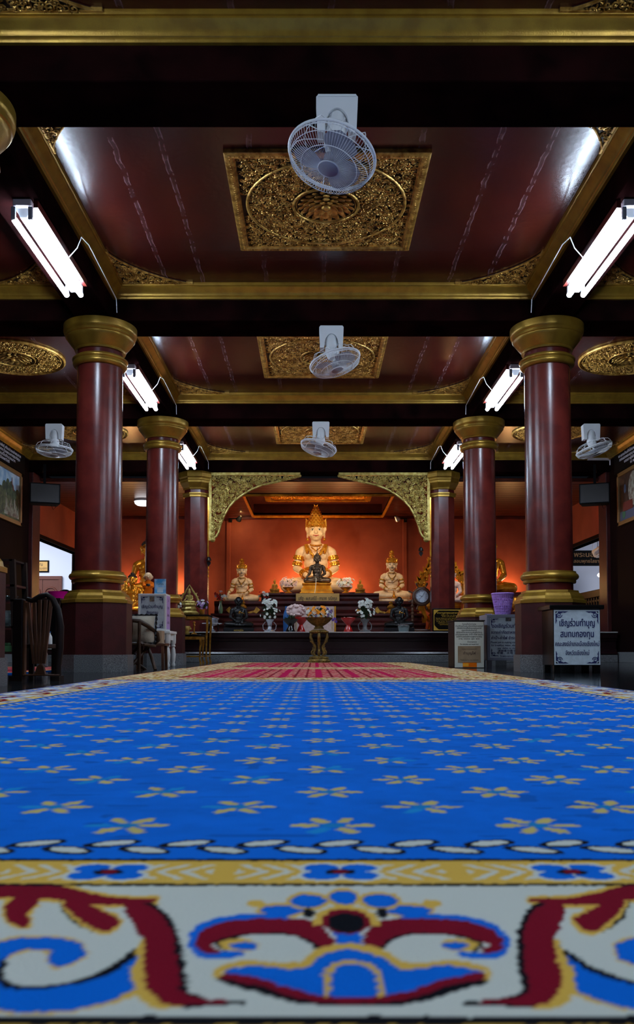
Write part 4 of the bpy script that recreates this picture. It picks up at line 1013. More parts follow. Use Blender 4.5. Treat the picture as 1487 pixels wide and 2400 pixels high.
# gilded winged ornaments hanging before the side statues
for u, sd in ((567, 'left'), (920, 'right')):
    x, y, z = at(u, 1428, 15.0)
    t = thing('gilt_ornament', 'gilded winged ornament on the altar step below the %s crowned cream statue' % sd, 'ornament', (x, 15.26, .84))
    m = MB(); m.lathe([(.1, 0), (.11, .02), (.07, .05), (.05, .08), (.075, .11), (.06, .14), (.03, .16), (.045, .19), (.02, .22)], 20); m.obj('stand', 'gold_statue', t, smooth=50)
    for s in (-1, 1):
        m = MB(); m.prism([(s*.08, .03), (s*.2, .06), (s*.24, .13), (s*.31, .07), (s*.24, .0), (s*.2, .02), (s*.1, .0)], -.012, .012, 'XZ'); m.obj('wing', 'gold_statue', t, bevel=.004)
def buddha(label, x, y, z, sc, m_, pose='ear', hair=None, group=None, flame=.16, rz=0, eyes=True, name='buddha_statue', robe=None, base=None):
    t = thing(name, label, 'statue', (x, y, z), rz, group, sc)
    link('body', remat(B_ear if pose == 'ear' else B_med, 'body', m_), t)
    h = 1.12; zc = .72+(.84-.72)*h
    m = MB(); m.ell((0, .014*h, zc+.02), (.104*h, .108*h, .104*h), 22, 12)
    # keep the face free: hair cap sits back and up
    m.v = [(a, b+max(0, (zc+.045-c))*.6+.006, c) for a, b, c in m.v]
    m.ell((0, .015, zc+.12*h), (.05*h, .05*h, .042*h), 16, 10)
    R = random.Random(3)
    for i in range(90):
        a = R.uniform(0, 2*pi); q = R.uniform(.15, 1.0); zz = zc+.045+.09*q; rr = sqrt(max(0, 1-((zz-zc-.02)/(.104*h))**2))*.106*h
        m.ell((rr*cos(a), .02+rr*sin(a), zz), .011, 6, 4)
    m.obj('hair', hair or m_, t, smooth=True)
    if flame:
        m = MB(); m.lathe([(.012, 0), (.02, .015), (.016, .04), (.01, .07), (.012, .09), (.003, flame)], 12, c=(0, .015, zc+.155*h)); m.obj('finial', m_, t, smooth=True)
    face(t, lip=m_ if m_ != 'bronze_black' else 'bronze_black', open_=False)
    m = MB(); m.tube([(.2, .05, .62), (.12, -.06, .57), (.05, -.118, .5), (-.06, -.12, .43), (-.13, -.08, .37), (-.16, .0, .34)], .007, 6)
    m.tube([(.16, -.03, .62), (.13, -.1, .5), (.1, -.115, .4), (.09, -.12, .3)], [.02, .022, .022, .024], 6, flat=.4); m.obj('robe_fold', m_, t, smooth=True)
    return t
# dark bronze figure on its gilt pedestal
x = at(744, 1368, 16.0)[0]; zb = az(1368, 16.0)
buddha('dark bronze seated statue on a gold pedestal, directly in front of the largest statue', x, 16.0, zb, .56, 'bronze_dark', 'ear', flame=.26)
t = thing('statue_pedestal', 'bright gold stepped pedestal under the dark bronze statue', 'pedestal', (x-.01, 15.98, 1.23))
hp = zb-1.23
m = MB(); q = [(.315, 0), (.315, .03), (.29, .04), (.29, hp*.45), (.262, hp*.6), (.25, hp*.75), (.262, hp*.86), (.275, hp*.9), (.275, hp), (.0, hp)]
m.lathe([(r*1.414, zz) for r, zz in q], 4, ph=pi/4, sy=.62); m.obj('block', 'gold_leaf', t, bevel=.004)
t = thing('sacred_thread', 'thin white thread running down from the bronze statue to the flower bowl', 'thread', (0, 0, 0))
m = MB(); a = Vector((x-.02, 15.72, az(1355, 15.72))); b = Vector(at(733, 1428, 15.45)); P = [a.lerp(b, k/8)+Vector((.004*sin(k), 0, -.05*sin(pi*k/8))) for k in range(9)]; m.tube([tuple(p) for p in P], .0045, 5); m.obj('thread', 'sign_white', t)
# name board
x0, _, z1 = at(694, 1391, 15.5); x1, _, z0 = at(796, 1417, 15.5)
t = thing('name_board', 'gold name board with a line of dark writing under the bronze statue', 'sign', ((x0+x1)/2, 15.5, 1.08))
z1 = z1+.0
bd = MB().box(x0-(x0+x1)/2, x1-(x0+x1)/2, -.012, .012, z0-1.08, z1-1.08).obj('board', 'sign_gold', t, bevel=.002)
sign_lines(bd, [('เสริฐ - ผ.ศ.มณีมี - ภานาศ  รณิภกูล', 0, (z0+z1)/2-1.08-.02, .09, (x1-x0)*.88, .002)], 'ink_brown', -.014)
# dark monk figures on the stage
for u, sd, v1 in ((558, 'left', 1400), (938, 'right', 1404)):
    x = ax(u, 14.05); zt = az(v1, 14.05)
    t = buddha('black seated monk figure with a shaved head on the %s of the altar platform' % sd, x, 14.15, .56, .53, 'bronze_black', 'med', flame=0, group='black monk figures', name='monk_statue', rz=.1 if sd == 'left' else -.1)
    for c in kids(t):
        if c.name.startswith('hair'): bpy.data.objects.remove(c)
    m = MB(); m.box(-.47, .47, -.38, .25, -.15, .0); m.obj('base', 'black_lacquer', t, bevel=.01)
    m = MB(); R = random.Random(8)
    for k in range(9): m.ell((.06+R.uniform(-.06, .1), -.14+.02*abs(k-4)/4, .46+R.uniform(-.03, .05)), (.018, .005, .014), 6, 4)
    m.obj('gold_leaf_patch', 'gold_leaf', t)
    if sd == 'left':
        for o in [link('lettering', text_data('หลวงปู่มั่น', .075, 'ink_gold'), t, (0, -.385, -.11), (pi/2, 0, 0))]: pass
# ------------------------------------------------------------------ flowers and vessels
def bloom_mesh(m_, r=.02, n=7, centre='petal_yellow', seed=0):
    m = MB(); R = random.Random(seed)
    for ring_, (k, tilt, q) in enumerate(((n, .35, 1), (n-2, .9, .7))):
        for i in range(k):
            a = 2*pi*i/k+ring_*.4+R.uniform(-.1, .1); M = Matrix.Rotation(a, 3, 'Z') @ Matrix.Rotation(-tilt, 3, 'Y')
            m.ell(M @ Vector((r*.6*q, 0, 0)), (r*.5*q, r*.26*q, r*.07), 8, 5, M)
    m.cm = 1; m.ell((0, 0, r*.1), (r*.2, r*.2, r*.16), 8, 5)
    return m.data('blossom', [m_, centre], True)
BL = {k: bloom_mesh(k, .034 if k != 'petal_violet' else .03, 8, c, i) for i, (k, c) in enumerate((('petal_white', 'petal_yellow'), ('petal_yellow', 'petal_yellow'), ('petal_violet', 'petal_white'), ('petal_pink', 'petal_pink'), ('petal_red', 'petal_yellow'), ('petal_lilac', 'petal_white')))}
def foliage(t, c, r, n, seed, L=.07):
    m = MB(); R = random.Random(seed); c = Vector(c)
    for i in range(n):
        d = Vector((R.gauss(0, 1), R.gauss(0, .7), R.gauss(.2, .9))).normalized(); p = c+Vector((d.x*r[0], d.y*r[1], d.z*r[2]))*R.uniform(.1, .95)
        a = d.orthogonal().normalized(); petal(m, p, (d+a*R.uniform(-.5, .5)+Vector((0, 0, .3))), L*R.uniform(.7, 1.2), L*.28, .003, up=a)
    m.obj('foliage', 'leaf_green', t)
def blossoms(t, c, r, kinds, n, seed, s=1.0, front=True):
    R = random.Random(seed); c = Vector(c)
    for i in range(n):
        th = R.uniform(0, 2*pi); q = sqrt(R.uniform(0, 1)); d = Vector((q*cos(th), -sqrt(max(.02, 1-q*q))*.8, q*sin(th)))
        if not front and R.random() < .5: d.y *= -1
        p = c+Vector((d.x*r[0], d.y*r[1], d.z*r[2])); k = kinds(d, R) if callable(kinds) else R.choice(kinds)
        o = link('blossom', BL[k], t, p); o.rotation_euler = (Vector((d.x*.7, d.y, d.z*.6+.25))).to_track_quat('Z', 'Y').to_euler(); sc = s*R.uniform(.75, 1.15); o.scale = (sc,)*3
# tall vases of white flowers
for u, sd, f in ((632, 'left', 0), (856, 'right', 1)):
    x = ax(u, 13.9)
    t = thing('flower_vase', 'tall bouquet of white flowers in a vase on the %s of the platform front' % sd, 'flowers', (x, 13.9, .48), 0, 'white altar bouquets')
    m = MB(); m.lathe([(.0, 0), (.09, 0), (.095, .02), (.045, .05), (.03, .1), (.045, .16), (.075, .2), (.08, .21), (.06, .2), (.03, .12)], 24, cap=False); m.obj('vase', 'granite' if f else 'silver', t, smooth=50)
    for q in (-1, 1):
        m = MB(); m.tube([(q*.05, 0, .02), (q*.1, 0, .05), (q*.11, 0, .12), (q*.07, 0, .17)], .008, 6); m.obj('vase_handle', 'granite' if f else 'silver', t, smooth=True)
    m = MB(); R = random.Random(u)
    for k in range(16):
        dx = R.uniform(-.1, .1); m.tube([(0, 0, .15), (dx*.5, R.uniform(-.03, .03), .3), (dx, R.uniform(-.04, .04), .5)], .004, 5)
    m.obj('stems', 'leaf_green', t)
    foliage(t, (0, 0, .33), (.11, .08, .14), 120, u)
    blossoms(t, (0, 0, .47), (.125, .08, .075), ['petal_white'], 24, u, 1.0)
    blossoms(t, (0, -.02, .32), (.17, .07, .1), ['petal_white'], 16, u+1, .75)
    if f: blossoms(t, (-.1, -.04, .36), (.02, .02, .02), ['petal_yellow'], 2, 5, .8)
# bowl of flowers on the carved gilt stand, standing on the floor before the platform
x = ax(748, 12.95); YS = 12.95
t = thing('carved_stand', 'carved gold three-legged stand in the middle, in front of the altar platform', 'stand', (x, YS, .004))
m = MB(); m.lathe([(0, 0), (.165, 0), (.17, .02), (.16, .04), (.15, .05), (.14, .055), (.14, .08), (.12, .09), (.08, .1), (0, .1)], 36)
for i in range(28): a = 2*pi*i/28; m.ell((.163*cos(a), .163*sin(a), .025), (.018, .018, .014), 6, 4); m.ell((.138*cos(a), .138*sin(a), .07), (.014, .014, .012), 6, 4)
m.obj('base', 'old_gold', t, smooth=50)
for i in range(4):
    a = pi/4*0+pi/2*i; P = [(.05, .1), (.085, .14), (.06, .19), (.05, .24), (.095, .31), (.125, .38), (.12, .43), (.08, .455)]
    m = MB(); m.tube([(r*cos(a), r*sin(a), zz) for r, zz in P], [.016, .026, .02, .018, .024, .026, .022, .016], 8)
    m.tube([((.085-.03*cos(q))*cos(a)+.0, (.085-.03*cos(q))*sin(a), .15+.035*sin(q)) for q in [k*.7 for k in range(8)]], .011, 6)
    for k in range(6): r, zz = P[2+k//2]; petal(m, ((r+.015)*cos(a), (r+.015)*sin(a), zz+.02*(k % 2)), (cos(a), sin(a), .6), .035, .02, .008, up=Vector((-sin(a), cos(a), 0)))
    m.obj('leg', 'old_gold', t, smooth=60)
m = MB(); m.cyl((0, 0, .1), (0, 0, .45), .016, n=10); m.ell((0, 0, .28), (.025, .025, .04)); m.obj('spindle', 'old_gold', t, smooth=True)
m = MB(); m.lathe([(0, .44), (.12, .44), (.135, .455), (.14, .47), (.11, .49), (.09, .5), (0, .5)], 32)
for i in range(24): a = 2*pi*i/24; m.ell((.135*cos(a), .135*sin(a), .462), (.016, .016, .013), 6, 4)
m.obj('top', 'old_gold', t, smooth=50)
t = thing('flower_bowl', 'fluted bronze bowl of yellow, white and violet flowers on the carved gold stand', 'flowers', (x, YS, .512), 0, None, .88)
m = MB(); pr = [(0, 0), (.085, 0), (.088, .02), (.07, .03), (.07, .05), (.12, .08), (.18, .13), (.225, .185), (.235, .195), (.22, .19), (.1, .1), (0, .08)]
m.lathe(pr, 48); m.v = [((1+.05*cos(12*atan2(b, a))*(c > .06))*a, (1+.05*cos(12*atan2(b, a))*(c > .06))*b, c) for a, b, c in m.v]; m.obj('bowl', 'old_gold', t, smooth=60)
foliage(t, (0, 0, .24), (.2, .15, .1), 190, 5, .08)
def kd(d, R):
    if d.z > .35 and abs(d.x) < .6: return 'petal_yellow'
    if d.x > .55 or (d.z < -.2 and -.5 < d.x < -.1): return R.choice(['petal_violet', 'petal_violet', 'petal_white'])
    return R.choice(['petal_white', 'petal_white', 'petal_yellow'])
blossoms(t, (0, 0, .27), (.23, .17, .12), kd, 70, 6, 1.0)
for q in ((.27, -.05, .17), (.29, -.06, .12), (.24, -.08, .15)): link('blossom', BL['petal_violet'], t, q, (1.2, .3, 0))
# footed bowls
def footed(name, label, x, y, z, r, h, m_, cat='bowl', group=None):
    t = thing(name, label, cat, (x, y, z), 0, group)
    m = MB(); m.lathe([(0, 0), (r*.62, 0), (r*.64, h*.05), (r*.5, h*.22), (r*.3, h*.42), (r*.26, h*.5), (r*.36, h*.56), (r*.75, h*.78), (r*.97, h*.93), (r, h), (r*.92, h*.98), (r*.4, h*.66), (0, h*.6)], 36); m.obj('bowl', m_, t, smooth=50); return t
footed('footed_bowl', 'glossy red footed bowl to the right of the central flower bowl', ax(817, 13.8), 13.8, .48, .122, .235, 'red_lacquer', group='red footed bowls')
t2 = footed('footed_bowl', 'glossy red footed bowl under the bundle of pale garlands', ax(706, 13.9), 13.9, .48, .115, .245, 'red_lacquer', group='red footed bowls')
t3 = footed('footed_bowl', 'black footed bowl with leaves, left of the central flower bowl', ax(681, 13.7), 13.7, .48, .125, .21, 'black_lacquer')
foliage(t3, (0, 0, .215), (.09, .07, .03), 50, 14, .05)
for nm, q in (('t', 0),):
    t = thing('garland_offering', 'small offering of pinkish garlands heaped in the right red footed bowl', 'offering', (ax(817, 13.8), 13.8, .70))
    R = random.Random(2); 
    for k in range(9): MB().ell((R.uniform(-.07, .07), R.uniform(-.05, .05), .008), (.02, .02, .016), 8, 6).obj('garland_ball', 'petal_pink', t, smooth=True)
t = thing('garland_bundle', 'round heap of pale pink and white garlands on the left red footed bowl', 'garlands', (ax(694, 13.9), 13.9, .715))
R = random.Random(5)
for k in range(60):
    a = R.uniform(0, 2*pi); zz = R.uniform(0, 1); r = .14*sqrt(max(0, 1-(zz*1.9-.95)**2)); m = MB(); m.ell((0, 0, 0), (.029, .026, .022), 10, 7, Matrix.Rotation(a, 3, 'Z'))
    m.obj('garland_ball', 'petal_pink', t, (r*cos(a), r*sin(a)*.7, .03+.18*zz), smooth=True)
MB().ell((0, 0, .11), (.12, .08, .1), 16, 10).obj('wrapping', 'petal_pink', t, smooth=True)
t = thing('blue_bottle', 'blue glass bottle standing behind the black footed bowl', 'bottle', (ax(671, 14.3), 14.3, .48))
MB().lathe([(0, 0), (.045, 0), (.05, .03), (.052, .22), (.05, .3), (.035, .35), (.018, .39), (.016, .42), (0, .42)], 20).obj('body', 'glass_blue', t, smooth=True)
MB().cyl((0, 0, .42), (0, 0, .445), .02, n=14).obj('cap', 'glass_blue', t)
# arched pale panel behind the flowers
x0, _, z1 = at(690, 1421, 14.5); x1, _, _ = at(788, 1480, 14.5)
t = thing('stone_panel', 'pale pink framed panel with a gold right edge leaning behind the flower bowl', 'panel', ((x0+x1)/2, 14.5, .48))
wd = (x1-x0)/2; hh = z1-.48
MB().box(-wd, wd, 0, .03, 0, hh).obj('panel', 'board_pink', t, bevel=.004)
m = MB(); m.box(wd-.03, wd, -.012, 0, 0, hh); m.obj('gold_edge', 'gold_leaf', t)
m = MB(); m.v = []; f = MB()
for (a, b, c, d) in ((-wd+.03, wd-.06, hh-.06, hh-.05), (-wd+.03, -wd+.04, .04, hh-.05), (wd-.07, wd-.06, .04, hh-.05)): f.box(a, b, -.008, 0, c, d)
f.obj('inner_border', 'gold_pale', t)
# flower bowls on gold feet at the big statue's knees, small gold figures
for u, sd, kk in ((676, 'left', 'petal_pink'), (811, 'right', 'petal_white')):
    xx = ax(u, 15.75)
    t = thing('flower_bowl', 'small gold footed bowl heaped with %s blossoms before the %s knee of the largest statue' % ('pink' if kk == 'petal_pink' else 'white', sd), 'flowers', (xx, 15.75, 1.23))
    m = MB(); m.lathe([(0, 0), (.07, 0), (.075, .015), (.035, .04), (.03, .06), (.06, .08), (.1, .11), (.105, .12), (0, .09)], 24); m.obj('bowl', 'gold_leaf', t, smooth=50)
    foliage(t, (0, 0, .19), (.14, .1, .08), 40, u, .05)
    blossoms(t, (0, 0, .2), (.165, .11, .105), [kk, 'petal_pink', 'petal_white'] if kk == 'petal_white' else ['petal_pink'], 40, u, .95)
for u, sd in ((644, 'left'), (845, 'right')):
    buddha('tiny gold seated figure at the %s end of the upper altar step' % sd, ax(u, 15.72), 15.72, 1.285, .2, 'gold_statue', 'med', flame=.2, group='tiny gold figures')
    t = thing('figure_base', 'small gold base under the tiny figure at the %s end of the upper step' % sd, 'pedestal', (ax(u, 15.72), 15.72, 1.23)); MB().lathe([(.1, 0), (.105, .01), (.08, .03), (.09, .055)], 20, sy=.7).obj('block', 'gold_statue', t, smooth=50)
# vases on the sides
t = thing('bud_vase', 'slim pale green vase of red and white flowers left of the left crowned statue', 'flowers', (ax(517, 15.3), 15.3, .84))
MB().lathe([(0, 0), (.03, 0), (.042, .05), (.04, .12), (.022, .18), (.024, .22), (.032, .235), (.02, .2)], 18, cap=False).obj('vase', 'glass_green', t, smooth=True)
foliage(t, (0, 0, .28), (.06, .05, .06), 40, 3, .05); blossoms(t, (0, 0, .34), (.12, .07, .07), ['petal_white', 'petal_pink', 'petal_red'], 14, 3, .95)
t = thing('posy', 'small posy of red and white flowers right of the left crowned statue', 'flowers', (ax(618, 15.5), 15.52, 1.08))
MB().lathe([(.0, 0), (.04, 0), (.05, .04), (.045, .06)], 14).obj('pot', 'black_lacquer', t, smooth=True)
foliage(t, (0, 0, .08), (.1, .05, .04), 40, 4, .06); blossoms(t, (0, 0, .12), (.12, .06, .06), ['petal_red', 'petal_red', 'petal_white'], 10, 4, .9)
# ship's-wheel clock on a turned stand
xc = ax(990, 14.42); zc = az(1398, 14.42)
t = thing('wheel_clock', "round clock set in a dark wooden ship's wheel on the right of the platform", 'clock', (xc, 14.42, .48)); zr = zc-.48
m = MB(); m.tube([(.135*cos(a), 0, zr+.135*sin(a)) for a in [2*pi*k/40 for k in range(40)]], .03, 10, closed=True, up=(0, 1, 0)); m.obj('wheel_rim', 'brown_wood', t, smooth=True)
for k in range(8):
    a = 2*pi*(k+.5)/8; d = Vector((cos(a), 0, sin(a))); c0 = Vector((0, 0, zr))
    m = MB(); m.tube([c0+d*q for q in (.15, .17, .18, .2, .225, .24, .25)], [.01, .012, .008, .013, .018, .016, .008], 8); m.obj('wheel_handle', 'brown_wood', t, smooth=True)
m = MB(); M = Matrix.Rotation(pi/2, 3, 'X'); m.lathe([(.112, .0), (.118, .03), (.108, .045), (.1, .045)], 36, c=(0, 0, zr), M=M, cap=False); m.obj('bezel', 'silver', t, smooth=50)
m = MB(); m.lathe([(0, .03), (.104, .03)], 36, c=(0, 0, zr), M=M, cap=False); m.obj('dial', 'clock_face', t)
m = MB()
for k in range(12): a = 2*pi*k/12; m.bar((.075*cos(a), -.033, zr+.075*sin(a)), (.09*cos(a), -.033, zr+.09*sin(a)), .006, .003)
m.obj('hour_marks', 'ink_black', t)
for nm, a, L in (('hour_hand', 2.75, .05), ('minute_hand', 1.05, .075), ('second_hand', 3.9, .08)):
    m = MB(); m.bar((0, -.036, zr), (L*cos(a), -.036, zr+L*sin(a)), .007 if nm != 'second_hand' else .003, .003); m.obj(nm, 'ink_black', t)
for s in (-1, 1):
    m = MB(); P = []; Rr = []
    for k in range(25): P.append((s*.16, 0, .06+k*(zr-.12)/24)); Rr.append(.016+.012*(k % 3 == 1)+.004*(k % 2))
    m.tube(P, Rr, 10); m.obj('stand_post', 'brown_wood', t, smooth=True)
m = MB(); m.box(-.22, .22, -.1, .1, 0, .06); m.obj('base', 'brown_wood', t, bevel=.008)
m = MB(); m.bar((-.17, 0, zr-.06), (-.1, 0, zr-.06), .03, .03); m.bar((.17, 0, zr-.06), (.1, 0, zr-.06), .03, .03); m.obj('cross_piece', 'brown_wood', t)
# plastic tub wrapped in film
t = thing('plastic_tub', 'clear plastic tub wrapped in film at the right front of the platform', 'tub', (ax(947, 13.7), 13.7, .48))
MB().lathe([(0, 0), (.08, 0), (.098, .1), (.1, .105), (.094, .1), (.076, .006)], 28, cap=False).obj('tub', 'glass_clear', t, smooth=50)
m = MB(); m.ell((0, 0, .1), (.088, .088, .02), 20, 8); R = random.Random(9); m.v = [(a, b, c+R.uniform(-.006, .008)) for a, b, c in m.v]; m.obj('film', 'silver', t)
MB().lathe([(0, .01), (.07, .01), (.078, .07), (0, .07)], 20).obj('contents', 'sign_white', t, smooth=50)
# black and gold prayer plaque
x0, _, z1 = at(1011, 1427, 13.75); x1, _, z0 = at(1085, 1477, 13.75)
t = thing('prayer_plaque', 'black plaque with gold border and gold lettering leaning before the right eight-sided column', 'plaque', ((x0+x1)/2, 13.6, .48)); wd = (x1-x0)/2; hh = z1-.48
MB().box(-wd, wd, -.0, .025, 0, hh).obj('frame', 'black_lacquer', t, bevel=.004)
m = MB(); m.box(-wd+.02, wd-.02, -.006, 0, .025, hh-.02); m.obj('gold_ground', 'ink_gold', t)
g = .07; P = [(-wd+.03+g, .04), (wd-.03-g, .04), (wd-.03-g*.4, .04+g*.5), (wd-.03, .04+g), (wd-.03, hh-.035-g), (wd-.03-g*.4, hh-.035-g*.5), (wd-.03-g, hh-.035), (-wd+.03+g, hh-.035), (-wd+.03+g*.4, hh-.035-g*.5), (-wd+.03, hh-.035-g), (-wd+.03, .04+g), (-wd+.03+g*.4, .04+g*.5)]
m = MB(); m.prism(P, -.009, -.005, 'XZ'); tp = m.obj('text_panel', 'plaque_black', t)
Ls = [('คาถาบูชาพระมหาธาตุ', hh-.085, .04, wd*1.4, .001), ('ตั้งนะโม ๓ จบ', hh-.115, .022, wd*.9, 0), ('อิมัง มหาธาตุง', hh-.137, .022, wd*.8, 0), ('วันทามิ สัพพะทา อะหัง วันทามิ ธาตุโย', hh-.165, .022, wd*1.6, 0), ('อะหัง วันทามิ สัพพะโส อิทัง ปุญญะผะลัง', hh-.19, .022, wd*1.6, 0), ('สาธุ สาธุ สาธุ อะนุโมทามิ', hh-.215, .022, wd*1.5, 0), ('ขอให้มีความสุขความเจริญ', hh-.24, .022, wd*1.3, 0), ('ทุกท่านทุกคนเทอญ', hh-.265, .022, wd*1.1, 0)]
sign_lines(tp, [(a, 0, z_, sz, ft, bo) for a, z_, sz, ft, bo in Ls], 'ink_gold', -.011)
# gilded throne with flames and a white figure, half hidden by the right eight-sided column
xt = ax(1040, 15.4)
t = thing('flame_throne', 'tall gilded throne with flame crests, mostly hidden by the right eight-sided column', 'throne', (xt, 15.5, .48))
m = MB(); m.lathe([(.33, 0), (.33, .05), (.28, .1), (.26, .2), (.3, .25), (.3, .33), (.24, .38), (.33, .45), (.36, .5), (.36, .56)], 8, ph=pi/8, sy=.8); m.obj('pedestal', 'gold_leaf', t)
m = MB(); R = random.Random(17)
for s in (-1, 1):
    P = [(s*.36, .03, .56), (s*.4, .03, .72), (s*.37, .03, .9), (s*.3, .03, 1.05), (s*.2, .03, 1.2), (s*.1, .03, 1.32), (0, .03, 1.42)]
    m.tube(P, [.05, .05, .045, .04, .035, .03, .02], 8)
    for k, p in enumerate(P[:-1]):
        for j in range(3):
            q = Vector(p).lerp(Vector(P[k+1]), j/3); petal(m, q, (s*R.uniform(.3, 1.0), 0, .9), R.uniform(.1, .2), .08, .03, up=Vector((0, 1, 0))); petal(m, q+Vector((R.uniform(-.04, .04), -.05, 0)), (s*R.uniform(-.6, .6), -.3, .9), .1, .06, .02, up=Vector((0, 1, 0))); m.ell(q+Vector((R.uniform(-.05, .05), -.05, R.uniform(-.03, .03))), R.uniform(.02, .04), 8, 6)
m.obj('flame_arch', 'gold_leaf', t)
for s in (-1, 1):
    m = MB(); x_ = s*.385
    m.tube([(x_, -.15, 0), (x_+s*.02, -.15, .15), (x_-s*.05, -.15, .28), (x_-s*.02, -.15, .42), (x_+s*.03, -.15, .55)], [.035, .045, .05, .04, .05], 8)
    for k in range(5): petal(m, (x_+s*.02, -.15, .1+.11*k), (s*.9, -.2, .8), .11, .06, .03, up=Vector((0, 1, 0)))
    m.obj('side_naga', 'gold_leaf', t)
t = thing('seated_statue', 'white robed statue seated in the flame throne, visible right of the eight-sided column', 'statue', (xt+.16, 15.42, 1.04), 0, None, .62)
link('body', remat(B_med, 'body', 'petal_pink'), t); face(t); crown(t, top=1.35)
# silver tiered tray left of the platform
t = thing('offering_tray', 'round silver lidded tray on a footed stand beside the left eight-sided column', 'tray', (ax(497, 13.75), 13.75, .48))
m = MB(); m.lathe([(.05, 0), (.06, .02), (.03, .05), (.03, .1), (.1, .12), (.17, .135), (.175, .145), (.05, .14)], 32); m.obj('tray', 'silver', t, smooth=50)
m = MB(); m.lathe([(.1, .15), (.1, .2), (.12, .21), (.12, .225), (.04, .25), (.0, .26)], 28); m.obj('lid', 'silver', t, smooth=50)
for k in range(3): a = 2*pi*k/3; MB().cyl((.1*cos(a), .1*sin(a), 0), (.1*cos(a), .1*sin(a), .13), .012, n=8).obj('leg', 'dark_wood', t)
# ------------------------------------------------------------------ gilded buddhas of the side altars
buddha('large gold seated statue half hidden behind the second left column', ax(345, 16.9), 16.9, 1.26, 1.12, 'gold_leaf', 'ear', hair='hair_dark', flame=.16)
buddha('gold seated statue with dark hair, in front of the large one at left', ax(309, 15.7), 15.7, .88, .72, 'gold_leaf', 'ear', hair='hair_dark', flame=0)
buddha('small gold seated statue showing its shoulder at the edge of the front left column', ax(281, 15.35), 15.35, .88, .5, 'gold_statue', 'med', flame=.1)
buddha('large gold seated statue hidden to the knee behind the second right column', ax(1150, 16.9), 16.9, 1.30, 1.12, 'gold_leaf', 'ear', hair='gold_leaf', flame=.16)
t = thing('gold_urn', 'small dark gold urn to the right of the right gold statue knee', 'urn', (ax(1211, 15.6), 15.6, .88)); MB().lathe([(.05, 0), (.06, .02), (.03, .05), (.075, .11), (.09, .17), (.07, .24), (.045, .27), (.055, .29)], 24).obj('body', 'gold_statue', t, smooth=50)
t = thing('orange_cloth', 'folded bright orange robe cloth on the right side altar', 'cloth', (ax(1218, 15.5)+.06, 15.3, .88))
m = MB(); m.ell((0, 0, .1), (.1, .06, .1), 16, 10); R = random.Random(3); m.v = [(a*(1+.2*sin(9*c*10)), b*(1+.2*cos(c*70)), max(0, c)) for a, b, c in m.v]; m.obj('cloth', 'orange_robe', t, smooth=True)
# ------------------------------------------------------------------ donation boxes
def corner_scroll(mb, cx, cz, sx, sz, s, y):
    P = [(cx+sx*(.5+.42*(1-k/22)*cos(k*.52))*s, y, cz+sz*(.5+.42*(1-k/22)*sin(k*.52))*s) for k in range(20)]
    mb.tube(P, [.004*s/.05*.9]*20, 4, flat=.2, up=(0, 1, 0))
    for q in ([(.35, .0), (.35, .22), (.7, .3), (1.05, .12), (1.3, .2), (1.75, .02), (1.75, .0)], [(0, 0), (.0, .3), (.1, .18), (.18, .1), (.3, .0)]):
        for fl in (0, 1):
            P = [((p[1], p[0]) if fl else p) for p in q]
            mb.prism([(cx+sx*p[0]*s, cz+sz*p[1]*s) for p in P], y-.0005, y+.0005, 'XZ')
def donation(label, x, y, w_, z0, z1, zf, d, body, face_, frame=.0, lines=(), ink='ink_navy', feet=True, scr=.06, group='donation boxes'):
    t = thing('donation_box', label, 'donation box', (x, y, zf), 0, group); h0 = z0-zf; h1 = z1-zf
    MB().box(-w_/2, w_/2, 0, d, h0, h1).obj('case', body, t, bevel=.005)
    if feet:
        for a in (-1, 1):
            for b in (.03, d-.03): MB().box(a*(w_/2-.03)-.025, a*(w_/2-.03)+.025, b-.025, b+.025, 0, h0).obj('leg', body, t)
    if frame:
        m = MB(); q = frame
        for b in ((-w_/2, w_/2, h1-q, h1), (-w_/2, w_/2, h0, h0+q), (-w_/2, -w_/2+q, h0+q, h1-q), (w_/2-q, w_/2, h0+q, h1-q)): m.box(b[0], b[1], -.012, 0, b[2], b[3])
        m.obj('front_frame', body, t, bevel=.003)
    q = max(frame, .006); sf = MB().box(-w_/2+q, w_/2-q, -.005, 0, h0+q, h1-q).obj('sign_face', face_, t)
    if scr:
        e = q+.012
        for sx in (1, -1):
            for sz in (1, -1): m = MB(); corner_scroll(m, -sx*(w_/2-e), (h0+e if sz > 0 else h1-e), sx, sz, scr, -.0065); m.obj('corner_ornament', ink, sf)
    sign_lines(sf, [(a, b, c, sz, ft, bo) for a, b, c, sz, ft, bo in lines], ink, -.0072)
    return t
# black box beside the front right column
Yd = 6.95; xa = ax(1298, Yd); xb = ax(1409, Yd); wz = xb-xa
zA, zB = az(1557, Yd), az(1429, Yd); hS = zB-zA
f = lambda q: zA+hS*(1-q)
donation('black donation box with white sign standing before the front right column pedestal', (xa+xb)/2, Yd, wz, zA-.01, zB+.004, 0, .34, 'black_lacquer', 'sign_white',
    lines=[('เชิญร่วมทำบุญ', 0, f(.30), .075, wz*.74, .0022), ('สมทบกองทุน', 0, f(.50), .075, wz*.70, .0022), ('คณะสงฆ์อำเภอเมืองเชียงใหม่', 0, f(.665), .05, wz*.93, .0012), ('จังหวัดเชียงใหม่', 0, f(.83), .05, wz*.5, .0012)], scr=.058)
bxo = [o for o in COL.objects if o.name.startswith('donation_box')][-1]
MB().box(-wz/2-.03, wz/2+.03, -.015, .37, zB+.004, zB+.04).obj('lid', 'black_lacquer', bxo, bevel=.006)
